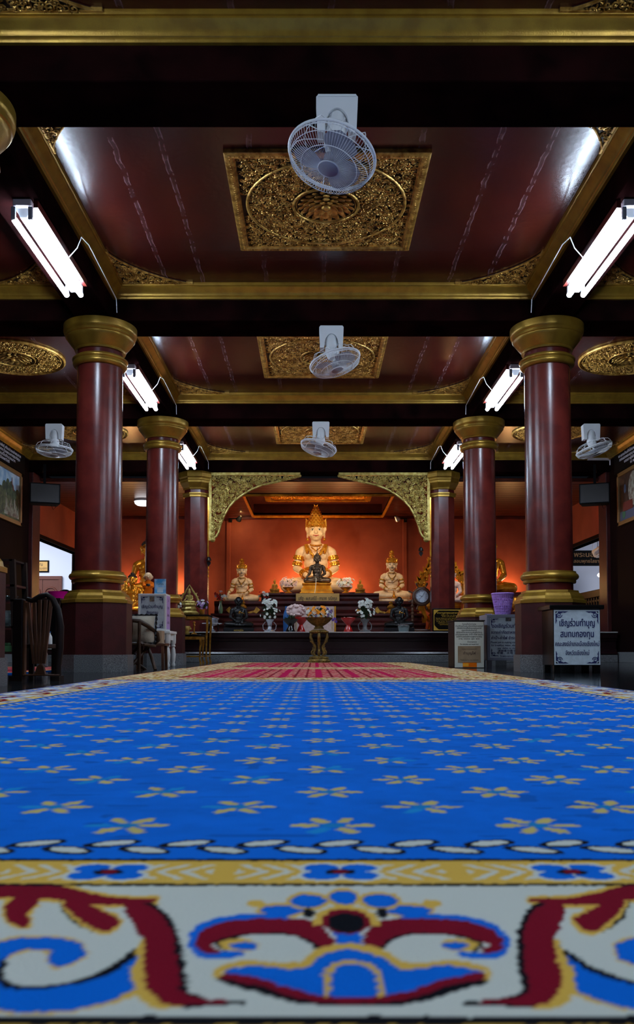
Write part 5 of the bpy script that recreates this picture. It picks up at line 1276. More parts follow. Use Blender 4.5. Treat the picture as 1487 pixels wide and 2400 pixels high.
# silver framed box
Yd = 9.3; xa = ax(1142, Yd); wz = .47; z1 = az(1440, Yd); z0 = az(1548, Yd); hS = z1-z0; f = lambda q: z0+hS*(1-q)
dbs = donation('silver framed donation box with white sign partly hidden by the front right column', xa+wz/2, Yd, wz, z0, z1, 0, .42, 'silver_frame', 'sign_white', frame=.035, scr=.048,
    lines=[('ขอเชิญร่วมทำบุญ', 0, f(.29), .06, wz*.76, .0018), ('ถวายค่าภัตตาหารเช้าเพล', 0, f(.42), .045, wz*.8, .0014), ('ค่าน้ำ-ค่าไฟ ชำระหนี้สงฆ์', 0, f(.54), .045, wz*.8, .0014), ('Please join in making merit. Donate', 0, f(.625), .03, wz*.82, .0006), ('for breakfast, water, electricity, fee', 0, f(.69), .03, wz*.8, .0006),
           ('pay debts to monks', 0, f(.75), .03, wz*.5, .0006), ('请随喜功德 供养', 0, f(.81), .028, wz*.5, .0006), ('早餐、水电 还债', 0, f(.86), .028, wz*.55, .0006), ('วัดพระนอนเมือง', 0, f(.925), .028, wz*.4, .0006)])
m = MB(); m.box(-.03, .03, -.008, -.003, z1-.075, z1-.035); m.obj('card', 'silver', dbs)
MB().prism([(-.0, -.0), (.07, 0), (.09, .05), (.02, .06)], z1, z1+.008, 'XY').obj('cloth_corner', 'petal_lilac', dbs, loc=(-wz/2-.02, .0, 0))
# wood and cream box
Yd = 9.08; xa = ax(1065, Yd); xb = ax(1136, Yd); wz = xb-xa; z1 = az(1456, Yd); hS = z1; f = lambda q: z1*(1-q)
tl = ['ใบอนุโมทนาบุญ', 'ท่านที่ร่วมทำบุญ บริจาคเงินถวายวัดนี้', 'มีสิทธิ์นำใบเสร็จไปลดหย่อนภาษี', 'กรุณาติดต่อเจ้าหน้าที่', 'ผู้มีจิตศรัทธาสมทบทุนก่อสร้างวิหาร', 'และบำรุงเสนาสนะ ค่าน้ำ ค่าไฟ ของวัด', 'ขอให้ท่านจงมีแต่ความสุขความเจริญ', 'อายุ วรรณะ สุขะ พละ']
dbw = donation('brown wooden donation box with cream notice and taped paper, leftmost box on the right', (xa+xb)/2, Yd, wz, .0, z1, 0, .4, 'dark_wood', 'sign_cream', feet=False, scr=0, ink='ink_black',
    lines=[(s_, 0, f(.075+.045*i), .022, wz*(.45, .9, .8, .5, .85, .9, .85, .7)[i], .0005) for i, s_ in enumerate(tl)]+[('Donation', .03, f(.455), .022, wz*.3, .0004), ('For education and temple fund', 0, f(.505), .022, wz*.6, .0004)])
MB().box(-wz*.38, wz*.37, -.012, -.005, f(.88), f(.53)).obj('taped_paper', 'sign_kraft', dbw)
sign_lines(dbw, [('กรุณาถอดรองเท้า', 0, f(.61), .02, wz*.5, 0), ('ทำบุญไฟ', 0, f(.71), .04, wz*.4, .001), ('Thank you for your donation', 0, f(.84), .02, wz*.6, 0)], 'ink_brown', -.0135)
m = MB(); m.box(-wz*.22, wz*.24, -.01, -.005, f(.98), f(.885)); m.obj('photo_strip', 'orange_robe', dbw)
MB().box(-wz*.22, -wz*.03, -.0115, -.0095, f(.965), f(.9)).obj('yellow_patch', 'petal_yellow', dbw)
MB().box(-wz/2-.008, wz/2+.008, -.01, .41, z1, z1+.012).obj('top_board', 'dark_wood', dbw, bevel=.003)
# lilac basket on the silver box
Yk = 9.5; xk = ax(1180, Yk); zk = z1 = az(1440, 9.3)
t = thing('plastic_basket', 'lilac plastic waste basket with square holes on top of the silver donation box', 'basket', (xk, Yk, zk+.0))
hb = az(1392, Yk)-zk; m = MB(); nr, nc = 9, 30
def rad(q): return .078+.042*q
for i in range(nc):
    a = 2*pi*i/nc; m.tube([(rad(q)*cos(a), rad(q)*sin(a), q*hb) for q in (0, .5, 1)], .0056, 5)
for j in range(nr+1): q = j/nr; m.tube(circ(rad(q), 30, z=q*hb), .0056 if j < nr else .009, 6, closed=True)
m.lathe([(0, 0), (.078, 0), (.078, .004), (0, .004)], 24); m.lathe([(rad(.8), .8*hb), (rad(1), hb)], 30, cap=False); m.lathe([(rad(0), 0), (rad(.12), .12*hb)], 30, cap=False); m.obj('basket', 'lilac_plastic', t)
m = MB(); R = random.Random(1); m.lathe([(.06, .01), (.085, .1), (.06, .16), (0, .17)], 14); m.v = [(a+R.uniform(-.008, .008), b+R.uniform(-.008, .008), c) for a, b, c in m.v]; m.obj('bag_liner', 'petal_lilac', t)
# white box on the white table, left
Yt = 9.3; zt = .40
xr = ax(400, Yt); xl = xr-.62
t = thing('white_table', 'white side table with turned legs beside the second left column', 'table', ((xl+xr)/2, Yt, 0)); hw = (xr-xl)/2
MB().box(-hw, hw, -.02, .42, zt-.03, zt).obj('tabletop', 'white_paint', t, bevel=.006)
MB().box(-hw+.03, hw-.03, .0, .4, zt-.1, zt-.03).obj('apron', 'white_paint', t, bevel=.003)
for a in (-1, 1):
    for b in (.02, .38):
        m = MB(); m.lathe([(.016, 0), (.024, .01), (.026, .03), (.018, .05), (.024, .07), (.03, .14), (.024, .2), (.016, .22), (.028, .235), (.02, .25), (.03, .27), (.032, zt-.1), (.032, zt-.03)], 16, c=(a*(hw-.035), b, 0)); m.obj('leg', 'white_paint', t, smooth=50)
xa = ax(322, Yt); xb = ax(388, Yt); wz = xb-xa; z1 = az(1391, Yt); z0 = zt; hS = z1-z0; f = lambda q: z0+hS*(1-q)
dbl = donation('white framed donation box standing on the white table by the second left column', (xa+xb)/2, Yt+.03, wz, z0, z1, zt, .26, 'white_paint', 'sign_white', frame=.022, feet=False, scr=.045,
    lines=[(a, b, c-zt, d, e, g) for a, b, c, d, e, g in [('เชิญร่วมทำบุญ', 0, f(.39), .05, wz*.74, .0014), ('สังฆทาน', 0, f(.545), .045, wz*.42, .0014), ('ไตรจีวร', 0, f(.70), .045, wz*.42, .0014), ('ผ้าป่า', 0, f(.86), .04, wz*.3, .001)]])
sd_ = MB(); 
for i, (s_, q) in enumerate((('ร่วม', .2), ('ทำบุญ', .4), ('สังฆทาน', .6), ('ไตรจีวร', .8))):
    link('lettering', text_data(s_, .04, 'ink_navy', bold=.001), dbl, (wz/2+.0015, .13, f(q)-zt), (pi/2, 0, pi/2))
MB().box(wz/2, wz/2+.001, .02, .24, .02, hS-.02).obj('side_sheet', 'petal_lilac', dbl)
m = MB(); m.box(-.025, .025, -.0135, -.011, hS-.085, hS-.03); m.obj('card', 'silver', dbl)
# figurine and printed card on the box
x = ax(345, Yt+.12)
t = thing('monk_figurine', 'small smiling novice figurine in an orange robe on the white donation box', 'figurine', (x, Yt+.15, z1), .2)
k = (az(1341, Yt+.15)-z1)/.24
m = MB(); m.caps((0, 0, .04), (0, 0, .12), .05, .042); m.caps((-.045, 0, .12), (-.05, -.03, .085), .018, .016); m.caps((.045, 0, .12), (.05, -.03, .085), .018, .016); m.caps((-.05, -.03, .085), (-.015, -.055, .09), .016, .013); m.caps((.05, -.03, .085), (.015, -.055, .09), .016, .013); m.box(-.045, .045, -.04, .04, 0, .05)
o = link('robe', blob('robe', m, .005, 'orange_robe'), t); o.scale = (1, 1, k)
m = MB(); m.ell((0, 0, .19), (.045, .045, .048)); m.ell((-.045, 0, .185), (.01, .012, .018)); m.ell((.045, 0, .185), (.01, .012, .018)); m.ell((0, -.046, .183), (.006, .007, .006)); m.cyl((0, 0, .14), (0, 0, .17), .02); o = link('head', blob('head', m, .004, 'skin_warm'), t); o.scale = (1, 1, k)
m = MB(); m.ell((0, -.06, .1), (.025, .02, .016)); m.obj('alms_bowl', 'black_lacquer', t, smooth=True)
m = MB(); m.tube([(-.02, -.042, .19), (-.014, -.045, .194), (-.008, -.044, .19)], .0015, 5); m.tube([(.02, -.042, .19), (.014, -.045, .194), (.008, -.044, .19)], .0015, 5); m.ell((0, -.042, .168), (.009, .004, .006)); m.obj('face_marks', 'lip_red', t)
xa = ax(361, Yt+.1); xb = ax(388, Yt+.1)
t = thing('printed_card', 'upright blue and white printed card on the white donation box', 'card', ((xa+xb)/2, Yt+.1, z1)); hc = az(1357, Yt+.1)-z1; wc = (xb-xa)/2
MB().box(-wc, wc, 0, .004, 0, hc).obj('sheet', 'blue_print', t); MB().box(-wc*.5, wc*.5, -.002, 0, hc*.1, hc*.45).obj('white_panel', 'sign_white', t)
link('lettering', text_data('ร่วมทำบุญ', .025, 'ink_navy', fit=wc*1.2), t, (0, -.003, hc*.62), (pi/2, 0, 0)); MB().prism([(-wc*.4, .004), (wc*.4, .004), (wc*.4, .06), (-wc*.4, .06)], 0, .003, 'XY').obj('easel_foot', 'sign_white', t)
# carton on a small wooden bench
t = thing('wooden_bench', 'low brown wooden bench in front of the white table', 'bench', (ax(362, 8.85), 8.85, 0))
MB().box(-.19, .13, -.08, .16, .235, .262).obj('seat', 'brown_wood', t, bevel=.004)
for a in (-.16, .1):
    for b in (-.06, .14): MB().bar((a, b, 0), (a*.95, b, .235), .025, .025).obj('leg', 'brown_wood', t)
t = thing('cardboard_box', 'small tan cardboard box on the low wooden bench', 'box', (ax(368, 8.85), 8.88, .262)); MB().box(-.065, .055, -.06, .1, 0, .13).obj('carton', 'carton', t, bevel=.003); MB().box(-.012, .006, -.061, .101, .1, .131).obj('tape', 'paper_label', t)
# rattan chair with cushion
xq = ax(300, 8.2)
t = thing('rattan_chair', 'low curved rattan chair beside the front left column pedestal', 'chair', (xq, 8.2, 0))
m = MB(); m.tube([(-.24, .2, .26), (-.25, .05, .38), (-.16, -.08, .44), (-.06, -.13, .47), (.06, -.14, .475), (.13, -.12, .465), (.2, -.04, .42), (.265, .08, .35), (.26, .17, .29), (.2, .24, .25)], .021, 10); m.obj('backrest_rail', 'rattan', t, smooth=True)
m = MB(); m.tube([(-.22, .2, .23), (-.2, -.05, .24), (-.1, -.13, .25), (.1, -.13, .25), (.2, -.05, .24), (.22, .2, .23)], .016, 8); m.obj('seat_rail', 'rattan', t, smooth=True)
for k in range(5): a = -.12+.06*k; MB().tube([(a, -.14, .25), (a*1.2, -.15, .38), (a*1.1, -.13, .465)], .007, 6).obj('back_spindle', 'rattan', t, smooth=True)
for p, q in (((-.16, -.12, .26), (.14, .16, 0)), ((.16, -.12, .26), (-.14, .16, 0)), ((.135, -.13, .465), (.135, -.13, 0)), ((-.14, -.13, .26), (-.13, -.13, 0)), ((.18, .15, .24), (.02, -.1, .0)), ((.16, .15, .24), (.27, -.02, 0))): MB().tube([p, q], .016, 8).obj('leg', 'rattan', t, smooth=True)
MB().box(-.18, .18, -.1, .2, .235, .25).obj('seat', 'rattan', t)
t = thing('cushion', 'pale cushion with a black ruffled edge on the rattan chair', 'cushion', (xq+.1, 8.22, .25), -.1)
m = MB(); R = random.Random(4); vs = []; n = 15
for sgn in (-1, 1):
    for i in range(n):
        for j in range(n):
            a = (i/(n-1)-.5)*2; b = (j/(n-1)-.5)*2; th = .055*(1-a**4)*(1-b**4); vs.append((a*.15*(1-.06*(1-b*b)*(abs(a) > .9)), sgn*th*.8, .145+b*.13))
fs = []
for k in range(2):
    for i in range(n-1):
        for j in range(n-1): o_ = k*n*n; fs.append((o_+i*n+j, o_+i*n+j+1, o_+(i+1)*n+j+1, o_+(i+1)*n+j))
m.add(vs, fs); o = m.obj('pad', 'cushion_cloth', t, smooth=80, rot=(-.15, 0, 0))
m = MB(); P = []
for k in range(81):
    q = k/80*4; e = int(q) % 4; f_ = q-int(q); cx, cz = [(-1+2*f_, 1), (1, 1-2*f_), (1-2*f_, -1), (-1, -1+2*f_)][e]; w_ = .012*sin(k*2.2); P.append((cx*.15, cz*.13, w_))
vs = []
for x_, z_, w_ in P: vs += [(x_, w_*.3, .145+z_), (x_*1.13, w_*1.4, .145+z_*1.13)]
m.add(vs, [(2*i, 2*i+2, 2*i+3, 2*i+1) for i in range(80)]); m.obj('ruffle', 'ruffle_cloth', t, rot=(-.15, 0, 0))
# nest of gilt altar tables with the small flame buddha
xg = ax(445, 12.3); Yg = 12.4
def altar_table(label, x, y, w_, d, h):
    t = thing('altar_table', label, 'table', (x, y, 0), 0, 'black and gold altar tables')
    MB().box(-w_/2, w_/2, -d/2, d/2, h-.03, h).obj('tabletop', 'black_lacquer', t, bevel=.005)
    m = MB()
    for s in (-1, 1): m.box(-w_/2+.01, w_/2-.01, s*(d/2-.01)-.012, s*(d/2-.01)+.012, h-.07, h-.03); m.box(s*(w_/2-.02)-.012, s*(w_/2-.02)+.012, -d/2, d/2, h-.07, h-.03)
    m.obj('apron', 'gold_statue', t)
    for a in (-1, 1):
        for b in (-1, 1):
            m = MB(); X_ = a*(w_/2-.03); Y_ = b*(d/2-.03); m.tube([(X_, Y_, h-.04), (X_+a*.012, Y_, h-.12), (X_, Y_, h*.5), (X_-a*.005, Y_, .06), (X_+a*.012, Y_, 0)], [.022, .022, .016, .014, .02], 4); m.obj('leg', 'gold_statue', t)
    m = MB(); m.bar((-w_/2+.04, -d/2+.03, .1), (w_/2-.04, -d/2+.03, .1), .02, .02); m.bar((w_/2-.03, -d/2+.03, .1), (w_/2-.03, d/2-.03, .1), .02, .02); m.obj('stretcher', 'gold_statue', t)
altar_table('low black altar table with gold legs, frontmost left of the platform', ax(440, 12.3), 12.3, .46, .36, az(1487, 12.1))
altar_table('higher black and gold altar table behind the low one', ax(445, 12.85), 12.85, .62, .5, az(1440, 12.6))
zq = az(1440, 12.6)
m_st = 'gold_pale'
t = thing('flame_buddha', 'small pale gold seated figure inside a pointed flame halo on the higher black table', 'statue', (ax(443, 12.75), 12.75, zq)); H = az(1370, 12.75)-zq
m = MB(); m.lathe([(.15, 0), (.16, .03), (.11, .06), (.12, .09), (.09, .12), (.11, .15), (.1, .17)], 8, ph=pi/8); m.obj('throne', m_st, t, smooth=20)
o = link('body', remat(B_ear, 'body', m_st), t, (0, 0, .17)); o.scale = (.2,)*3
m = MB(); P = [(.1*sin(a)*1.0, .02, .2+.08*(1-cos(a))) for a in [0]]
for s in (-1, 1): m.tube([(s*.1, .03, .17), (s*.13, .03, .22), (s*.1, .03, .29), (s*.07, .03, .33), (s*.04, .03, .38), (0, .03, H)], [.018, .016, .014, .014, .012, .004], 6)
for s in (-1, 1):
    for k in range(3): petal(m, (s*(.12-.02*k), .03, .2+.05*k), (s, 0, .9), .05, .03, .01, up=Vector((0, 1, 0)))
m.lathe([(.012, .355), (.018, .37), (.004, .4)], 8); m.obj('flame_halo', m_st, t)
for s, nm in ((-1, 'left'), (1, 'right')):
    t = thing('posy', 'lilac and white flowers in a small pot %s of the flame-haloed gold figure' % nm, 'flowers', (ax(443, 12.75)+s*.2, 12.72, zq))
    MB().lathe([(0, 0), (.03, 0), (.04, .06), (.045, .08)], 14).obj('pot', 'gold_statue', t, smooth=True)
    foliage(t, (0, 0, .13), (.07, .06, .06), 50, 30+s, .05); blossoms(t, (0, 0, .15), (.09, .06, .07), ['petal_lilac', 'petal_lilac', 'petal_white'], 16, 40+s, .75)
zl = az(1487, 12.1)
t = thing('candle_stand', 'slim brass candle stand on the low black and gold table', 'candlestick', (ax(455, 12.2), 12.2, zl)); MB().lathe([(.04, 0), (.045, .01), (.012, .03), (.01, .12), (.02, .13), (.01, .15), (.022, .18), (.018, .185)], 16).obj('stem', 'gold_statue', t, smooth=True)
t = thing('incense_pot', 'brass incense pot with small elephants on the low black and gold table', 'incense pot', (ax(436, 12.2), 12.2, zl)); MB().lathe([(.05, 0), (.055, .02), (.04, .04), (.06, .07), (.065, .11), (.06, .12), (.05, .11)], 20).obj('pot', 'gold_pale', t, smooth=True)
for s in (-1, 1): MB().ell((s*.065, 0, .08), (.012, .02, .02)).obj('handle', 'gold_pale', t, smooth=True)
# ------------------------------------------------------------------ dark wooden chair and rack on the far left
Yc = 5.35; xm = ax(88, Yc); 
t = thing('wooden_chair', 'dark low wooden chair with a curved lyre-shaped slatted back at the left edge', 'chair', (xm, Yc, 0))
X = lambda u: ax(u, Yc)-xm
Z = lambda v: az(v, Yc)
m = MB(); m.tube([(X(62), 0, Z(1404)), (X(75), 0, Z(1408)), (X(92), 0, Z(1398)), (X(108), 0, Z(1394)), (X(122), 0, Z(1404)), (X(134), 0, Z(1428)), (X(141), 0, Z(1470)), (X(140), 0, Z(1520)), (X(136), 0, Z(1560)), (X(136), 0, .02)], [.016, .018, .018, .018, .019, .022, .024, .024, .022, .022], 8, up=(0, 1, 0)); m.obj('curved_frame', 'dark_wood', t, smooth=True)
MB().box(X(32), X(56), -.03, .03, 0, Z(1404)).obj('front_post', 'dark_wood', t, bevel=.008)
MB().box(X(56), X(60), -.02, .02, 0.03, Z(1408)).obj('inner_post', 'brown_wood', t)
for i, (u0, u1) in enumerate(((64, 80), (79, 86), (92, 92), (106, 98), (119, 104))):
    m = MB(); m.prism([(X(u1-3), Z(1556)), (X(u1+3), Z(1556)), (X(u0+4), Z(1412-(i > 1)*6)), (X(u0-4), Z(1412-(i > 1)*6))], -.01, .01, 'XZ'); m.obj('back_slat', 'brown_wood', t, bevel=.002)
m = MB(); m.prism([(X(82), Z(1580)), (X(108), Z(1580)), (X(104), Z(1562)), (X(96), Z(1555)), (X(88), Z(1562))], -.014, .014, 'XZ'); m.obj('lyre_foot', 'brown_wood', t, bevel=.003)
MB().box(X(56), X(142), -.025, .025, .03, Z(1580)).obj('bottom_rail', 'brown_wood', t, bevel=.004)
MB().box(X(28), X(58), -.05, .05, 0, .03).obj('foot', 'dark_wood', t); MB().box(X(124), X(145), -.05, .05, 0, .03).obj('foot', 'dark_wood', t)
MB().box(X(38), X(100), .03, .3, .2, .23).obj('seat', 'dark_wood', t, bevel=.005)
m = MB()
for a in (X(40), X(96)): MB().bar((a, .28, 0), (a, .28, .2), .03, .03).obj('rear_leg', 'dark_wood', t)
t = thing('display_rack', 'tall dark wooden rack with slanted posts at the left edge behind the chair', 'rack', (ax(12, 7.4), 7.4, 0))
X = lambda u: ax(u, 7.4)-ax(12, 7.4)
Z = lambda v: az(v, 7.4)
MB().bar((X(38), 0, 0), (X(26), 0, Z(1311)), .045, .04).obj('post', 'dark_wood', t); MB().bar((X(-60), 0, 0), (X(-45), 0, Z(1311)), .045, .04).obj('post', 'dark_wood', t); MB().bar((X(38), .3, 0), (X(26), .3, Z(1311)), .045, .04).obj('post', 'dark_wood', t); MB().bar((X(-60), .3, 0), (X(-45), .3, Z(1311)), .045, .04).obj('post', 'dark_wood', t)
MB().box(X(-50), X(28), -.02, .32, Z(1315), Z(1311)).obj('top_board', 'dark_wood', t)
for v in (1370, 1405, 1468, 1528): MB().box(X(-52), X(33), -.02, .32, Z(v+5), Z(v)).obj('shelf', 'lacquer_pedestal' if v < 1400 else 'dark_wood', t)
t = thing('glass_bowl', 'round clear glass bowl on a shelf of the dark rack at the left edge', 'bowl', (ax(14, 7.5), 7.5, Z(1468))); MB().lathe([(.02, 0), (.05, .01), (.08, .05), (.085, .1), (.07, .14), (.068, .14), (.08, .1), (.075, .05), (.03, .015)], 24, cap=False).obj('bowl', 'glass_clear', t, smooth=True)
t = thing('glass_dish', 'clear glass dish on the upper shelf of the dark rack at the left edge', 'bowl', (ax(14, 7.5), 7.5, Z(1405)-.1)); t.location.z = Z(1405); MB().lathe([(.03, 0), (.07, .01), (.1, .03), (.098, .034), (.03, .01)], 24, cap=False).obj('dish', 'glass_clear', t, smooth=True)
t = thing('green_tin', 'green box with a folded green cloth on the lowest shelf of the dark rack', 'box', (ax(14, 7.5), 7.5, Z(1528)))
MB().box(-.09, .09, -.06, .06, 0, .055).obj('tin', 'green_cloth', t, bevel=.004); MB().box(-.05, .03, -.04, .04, .055, .08).obj('folded_cloth', 'green_cloth', t, bevel=.008)
# dark console with basket in the left aisle
Yk = 9.6; X0_ = ax(60, Yk); X1_ = ax(152, Yk); zk = az(1404, Yk)
t = thing('console_table', 'dark console table in the left aisle under the magenta basin', 'table', ((X0_+X1_)/2, Yk, 0)); hw = (X1_-X0_)/2
MB().box(-hw, hw, -.2, .25, zk-.03, zk).obj('tabletop', 'dark_wood', t, bevel=.004)
for a in (-1, 1):
    for b in (-.17, .22): MB().box(a*(hw-.03)-.02, a*(hw-.03)+.02, b-.02, b+.02, 0, zk-.03).obj('leg', 'dark_wood', t)
MB().box(-hw+.01, hw-.01, -.18, .23, .18, .2).obj('shelf', 'dark_wood', t)
MB().box(-hw+.01, hw-.01, .2, .22, .2, zk-.03).obj('back_panel', 'black_matte', t)
t = thing('plastic_basin', 'bright magenta plastic basin on the dark console table', 'basin', (ax(134, Yk), Yk, zk)); 
m = MB(); q = [(.075, 0), (.105, .075), (.115, .085), (.1, .08), (.07, .008), (0, .006)]; m.lathe(q, 24, sy=.7); m.obj('basin', 'magenta_plastic', t, smooth=50)
t = thing('black_bag', 'crumpled black bag beside the magenta basin', 'bag', (ax(150, Yk+.1), Yk+.12, zk)); m = MB(); R = random.Random(6); m.ell((0, 0, .05), (.09, .05, .06), 16, 9); m.v = [(a, b, max(0, c+R.uniform(-.012, .012))) for a, b, c in m.v]; m.obj('bag', 'black_matte', t)
def bottle(label, x, y, z, h, m_, capm): 
    t = thing('bottle', label, 'bottle', (x, y, z)); MB().lathe([(0, 0), (.03, 0), (.032, h*.1), (.03, h*.6), (.028, h*.7), (.012, h*.86), (.012, h*.92), (0, h*.92)], 16).obj('body', m_, t, smooth=True); MB().cyl((0, 0, h*.92), (0, 0, h), .014, n=12).obj('cap', capm, t)
bottle('plastic water bottle on the floor seen through the slats of the dark chair', ax(106, 9.0), 9.0, .01, .2, 'glass_clear', 'paper_label')
bottle('white bottle with a blue label on the lower shelf of the dark console', ax(119, 9.6), 9.55, .2, .2, 'paper_label', 'glass_blue')
# ------------------------------------------------------------------ pictures and text boards on the side walls
def wallrot(s): return (pi/2, 0, s*-pi/2)
for s in (-1, 1):
    sd = 'left' if s < 0 else 'right'
    t = thing('wall_painting', {'left': 'framed painting of trees, a pagoda and white figures high on the left wall', 'right': 'framed painting of a red-brown room with a pale oval figure high on the right wall'}[sd], 'painting', (s*XW, 12.3, 2.14)); W0, W1, Hh = -1.35, 1.1, .83
    def pb(nm, m_, y0, y1, z0, z1, d0, d1): a, b = sorted((-s*d0, -s*d1)); return MB().box(a, b, y0, y1, z0, z1).obj(nm, m_, t)
    fr = MB()
    for y0, y1, z0, z1 in ((W0, W1, 0, .06), (W0, W1, Hh-.06, Hh), (W0, W0+.06, 0, Hh), (W1-.06, W1, 0, Hh)): a, b = sorted((0, -s*.05)); fr.box(a, b, y0, y1, z0, z1)
    fr.obj('frame', 'picture_frame', t, bevel=.006)
    if s < 0:
        pb('sky_area', 'sky_paint', W0+.05, W1-.05, .45, Hh-.05, .0, .02); pb('ground_area', 'tree_paint', W0+.05, W1-.05, .05, .46, .0, .021)
        m = MB(); R = random.Random(2)
        for k in range(16): m.ell((.022, W0+.2+k*.14, .46+R.uniform(-.05, .1)), (.006, .1, R.uniform(.08, .2)), 12, 8)
        m.obj('painted_trees', 'tree_paint', t)
        m = MB()
        for k in range(14): m.prism([(W1-.7+.045*k, .1), (W1-.672+.045*k, .1), (W1-.68+.045*k, .2+.07*(k*7 % 4)), (W1-.688+.045*k, .23+.07*(k*7 % 4)), (W1-.694+.045*k, .2+.07*(k*7 % 4))], .02, .026, 'YZ') 
        m.obj('painted_figures', 'paint_pale', t)
        m = MB(); m.prism([(W1-.5, .5), (W1-.3, .5), (W1-.34, .58), (W1-.38, .6), (W1-.4, .7), (W1-.42, .6), (W1-.46, .58)], .02, .026, 'YZ'); m.obj('painted_pagoda', 'paint_red', t)
    else:
        pb('wall_area', 'paint_wood', W0+.05, W1-.05, .2, Hh-.05, .0, .02); pb('floor_area', 'paint_blue', W0+.05, W1-.05, .05, .21, .0, .021)
        m = MB(); m.ell((-.022, W1-.62, .5), (.006, .2, .26), 24, 12); m.obj('painted_oval', 'paint_pale', t)
        m = MB(); m.box(-.027, -.02, W1-.6, W1-.2, .2, .34); m.obj('painted_seat', 'paint_red', t); m = MB(); m.ell((-.022, W1-.22, .16), (.006, .07, .07), 16, 8); m.obj('painted_cushion', 'paint_green', t)
        m = MB(); m.ell((-.022, W1-.28, .55), (.006, .045, .07), 16, 8); m.obj('painted_jar', 'paint_blue', t)
    t = thing('text_board', 'black board with rows of white Thai writing above the painting on the %s wall' % sd, 'sign', (s*XW, 12.3, 2.99), 0, 'black wall text boards')
    a, b = sorted((-s*.004, -s*.03)); bd = MB().box(a, b, W0, W1+.15, 0, .3).obj('board', 'black_matte', t)
    for k, l in enumerate(['พระพุทธเจ้าเสด็จโปรดพระพุทธบิดา ณ กรุงกบิลพัสดุ์ พร้อมด้วยเหล่าพระสาวก', 'ทรงแสดงพระธรรมเทศนาแก่ประชาชนทั้งหลาย ด้วยพระมหากรุณาธิคุณ', 'บรรดาผู้ฟังธรรมได้บรรลุธรรมเป็นจำนวนมาก', 'ณ พระเชตวันมหาวิหาร เมืองสาวัตถี']):
        link('lettering', text_data(l, .06, 'ink_white', bold=.0015, fit=(2.2, 2.1, 1.7, 1.2)[k]), bd, (-s*.033, W1-1.15, .225-.062*k), (pi/2, 0, -s*pi/2))
# ------------------------------------------------------------------ what shows through the side doorways
t = thing('framed_notice', 'framed cream notice on the white wall seen through the left doorway', 'notice', (ax(90, 18.95), 18.98, az(1341, 18.95))); hn = az(1313, 18.95)-az(1341, 18.95)
wl = ax(111, 18.95)-ax(90, 18.95)
m = MB(); m.box(-wl, wl, 0, .02, 0, hn); m.obj('frame', 'black_matte', t); MB().box(-wl+.03, wl-.03, -.004, 0, .03, hn-.03).obj('sheet', 'sign_gold', t)
sign_lines(t, [('บุญ', 0, hn*.58, .09, None, 0), ('ขอเชิญร่วมทำบุญ อนุโมทนา', 0, hn*.25, .07, wl*1.6, 0)], 'ink_brown', -.006)
xd0, xd1 = ax(52, 18.95), ax(143, 18.95); zd = az(1350, 18.95)
t = thing('carved_door', 'brown double door with arched carved panels seen through the left doorway', 'door', ((xd0+xd1)/2, 18.97, 0)); hw = (xd1-xd0)/2
m = MB(); m.box(-hw, -hw+.07, -.03, .03, 0, zd-.08); m.box(hw-.07, hw, -.03, .03, 0, zd-.08); m.box(-hw, hw, -.03, .03, zd-.08, zd); m.obj('door_frame', 'door_wood', t, bevel=.006)
for s in (-1, 1):
    a, b = sorted((s*.005, s*(hw-.07))); d = MB(); d.box(a, b, -.01, .02, 0, zd-.08); d = d.obj('door_leaf', 'door_wood', t)
    c = (a+b)/2; r = (b-a)*.36
    for zz in (.15, 1.03):
        m = MB(); P = [(c-r, 0, zz), (c-r, 0, zz+.45)]+[(c+r*cos(q), 0, zz+.45+r*.8*sin(q)) for q in [pi-pi*k/10 for k in range(11)]]+[(c+r, 0, zz+.45), (c+r, 0, zz)]
        m.tube([(p[0], -.014, p[2]) for p in P], .022, 6, closed=True); m.obj('panel_moulding', 'door_wood', d, smooth=True)
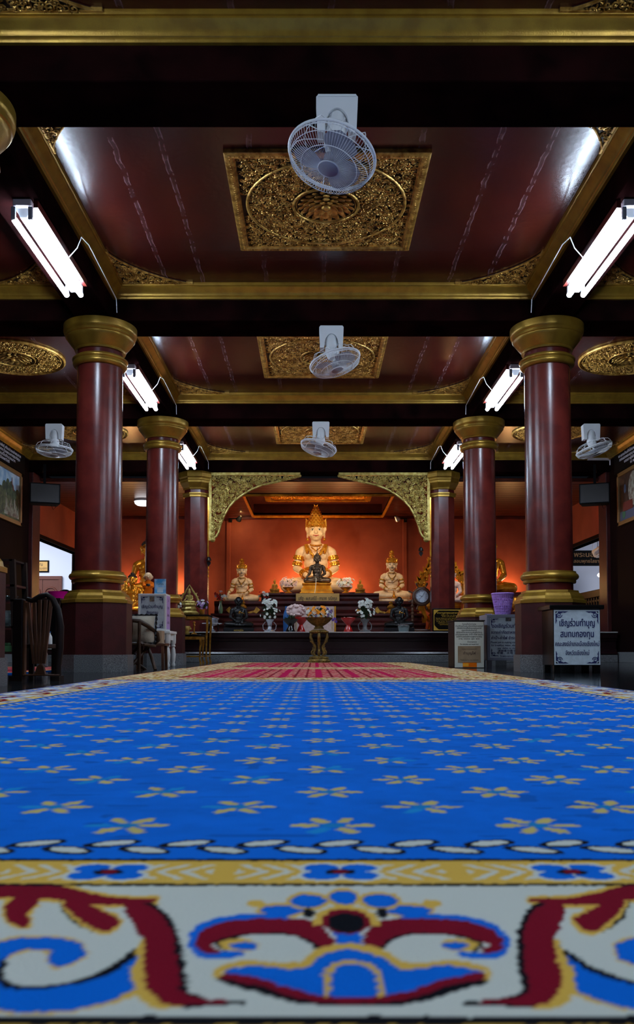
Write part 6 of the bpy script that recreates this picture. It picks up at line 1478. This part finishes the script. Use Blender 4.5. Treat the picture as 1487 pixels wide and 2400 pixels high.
# right annex: sign, fan, lamp, balustrade
t = thing('reclining_buddha_sign', 'dark hanging sign with gold Thai writing seen through the right doorway', 'sign', (ax(1385, 18.0), 18.2, 0)); z0, z1 = az(1326, 18.2), az(1290, 18.2)
xs0, xs1 = ax(1345, 18.2)-ax(1385, 18.0), ax(1425, 18.2)-ax(1385, 18.0)
MB().box(xs0, xs1, 0, .04, z0, z1).obj('board', 'black_matte', t); m = MB()
m = MB()
for q in (-.25, .25): MB().tube([(q, .02, z1), (q, .02, 3.2)], .006, 5).obj('hanger', 'black_matte', t)
sign_lines(t, [('พระนอน', 0, z0+(z1-z0)*.58, .15, .52, .003), ('สอนพุทธไสยา', 0, z0+(z1-z0)*.2, .1, .54, .002)], 'picture_frame', -.004)
t = thing('wall_lamp', 'small glowing white lamp seen at the right edge of the right doorway', 'lamp', (ax(1413, 17.5), 17.5, az(1348, 17.5))); MB().ell((0, 0, 0), (.085, .06, .05), 16, 10).obj('globe', 'dome_glow', t, smooth=True); m = MB(); m.tube([(.0, 0, -.04), (.0, 0, -.1), (.12, 0, -.12)], .015, 6); m.tube([(0, 0, .05), (0, 0, 1.24)], .008, 6); m.obj('bracket', 'black_matte', t, smooth=True)
t = dup([o for o in COL.objects if o.name.startswith('ceiling_fan') and not o.parent][-1], (ax(1400, 18.0)-.05, 17.3, 3.2), 'grey fan under the ceiling seen through the right doorway', None)
for k in ('group',):
    if k in t: del t[k]
t.scale = (1.3, 1.3, 2.6)
t = thing('balustrade', 'dark wooden balustrade with pierced lattice seen through the right doorway', 'railing', (0, 0, 0))
p0 = Vector((ax(1362, 16.6), 16.6, 0)); p1 = Vector((5.95, 15.5, 0)); p0.z = 0
p0 = Vector((5.22, 17.3, 0)); p1 = Vector((5.22, 14.2, 0))
m = MB(); m.box(5.18, 5.26, 14.2, 18.0, 1.18, 1.32); m.obj('top_rail', 'dark_wood', t, bevel=.01)
m = MB(); m.box(5.19, 5.25, 14.2, 18.0, .0, .8); m.obj('lower_panel', 'lacquer_pedestal', t)
m = MB()
for k in range(26): y_ = 14.25+.15*k; m.box(5.195, 5.245, y_, y_+.05, .8, 1.18)
for z_ in (.86, .98, 1.1): m.box(5.2, 5.24, 14.2, 18.0, z_, z_+.035)
m.obj('lattice', 'dark_wood', t)
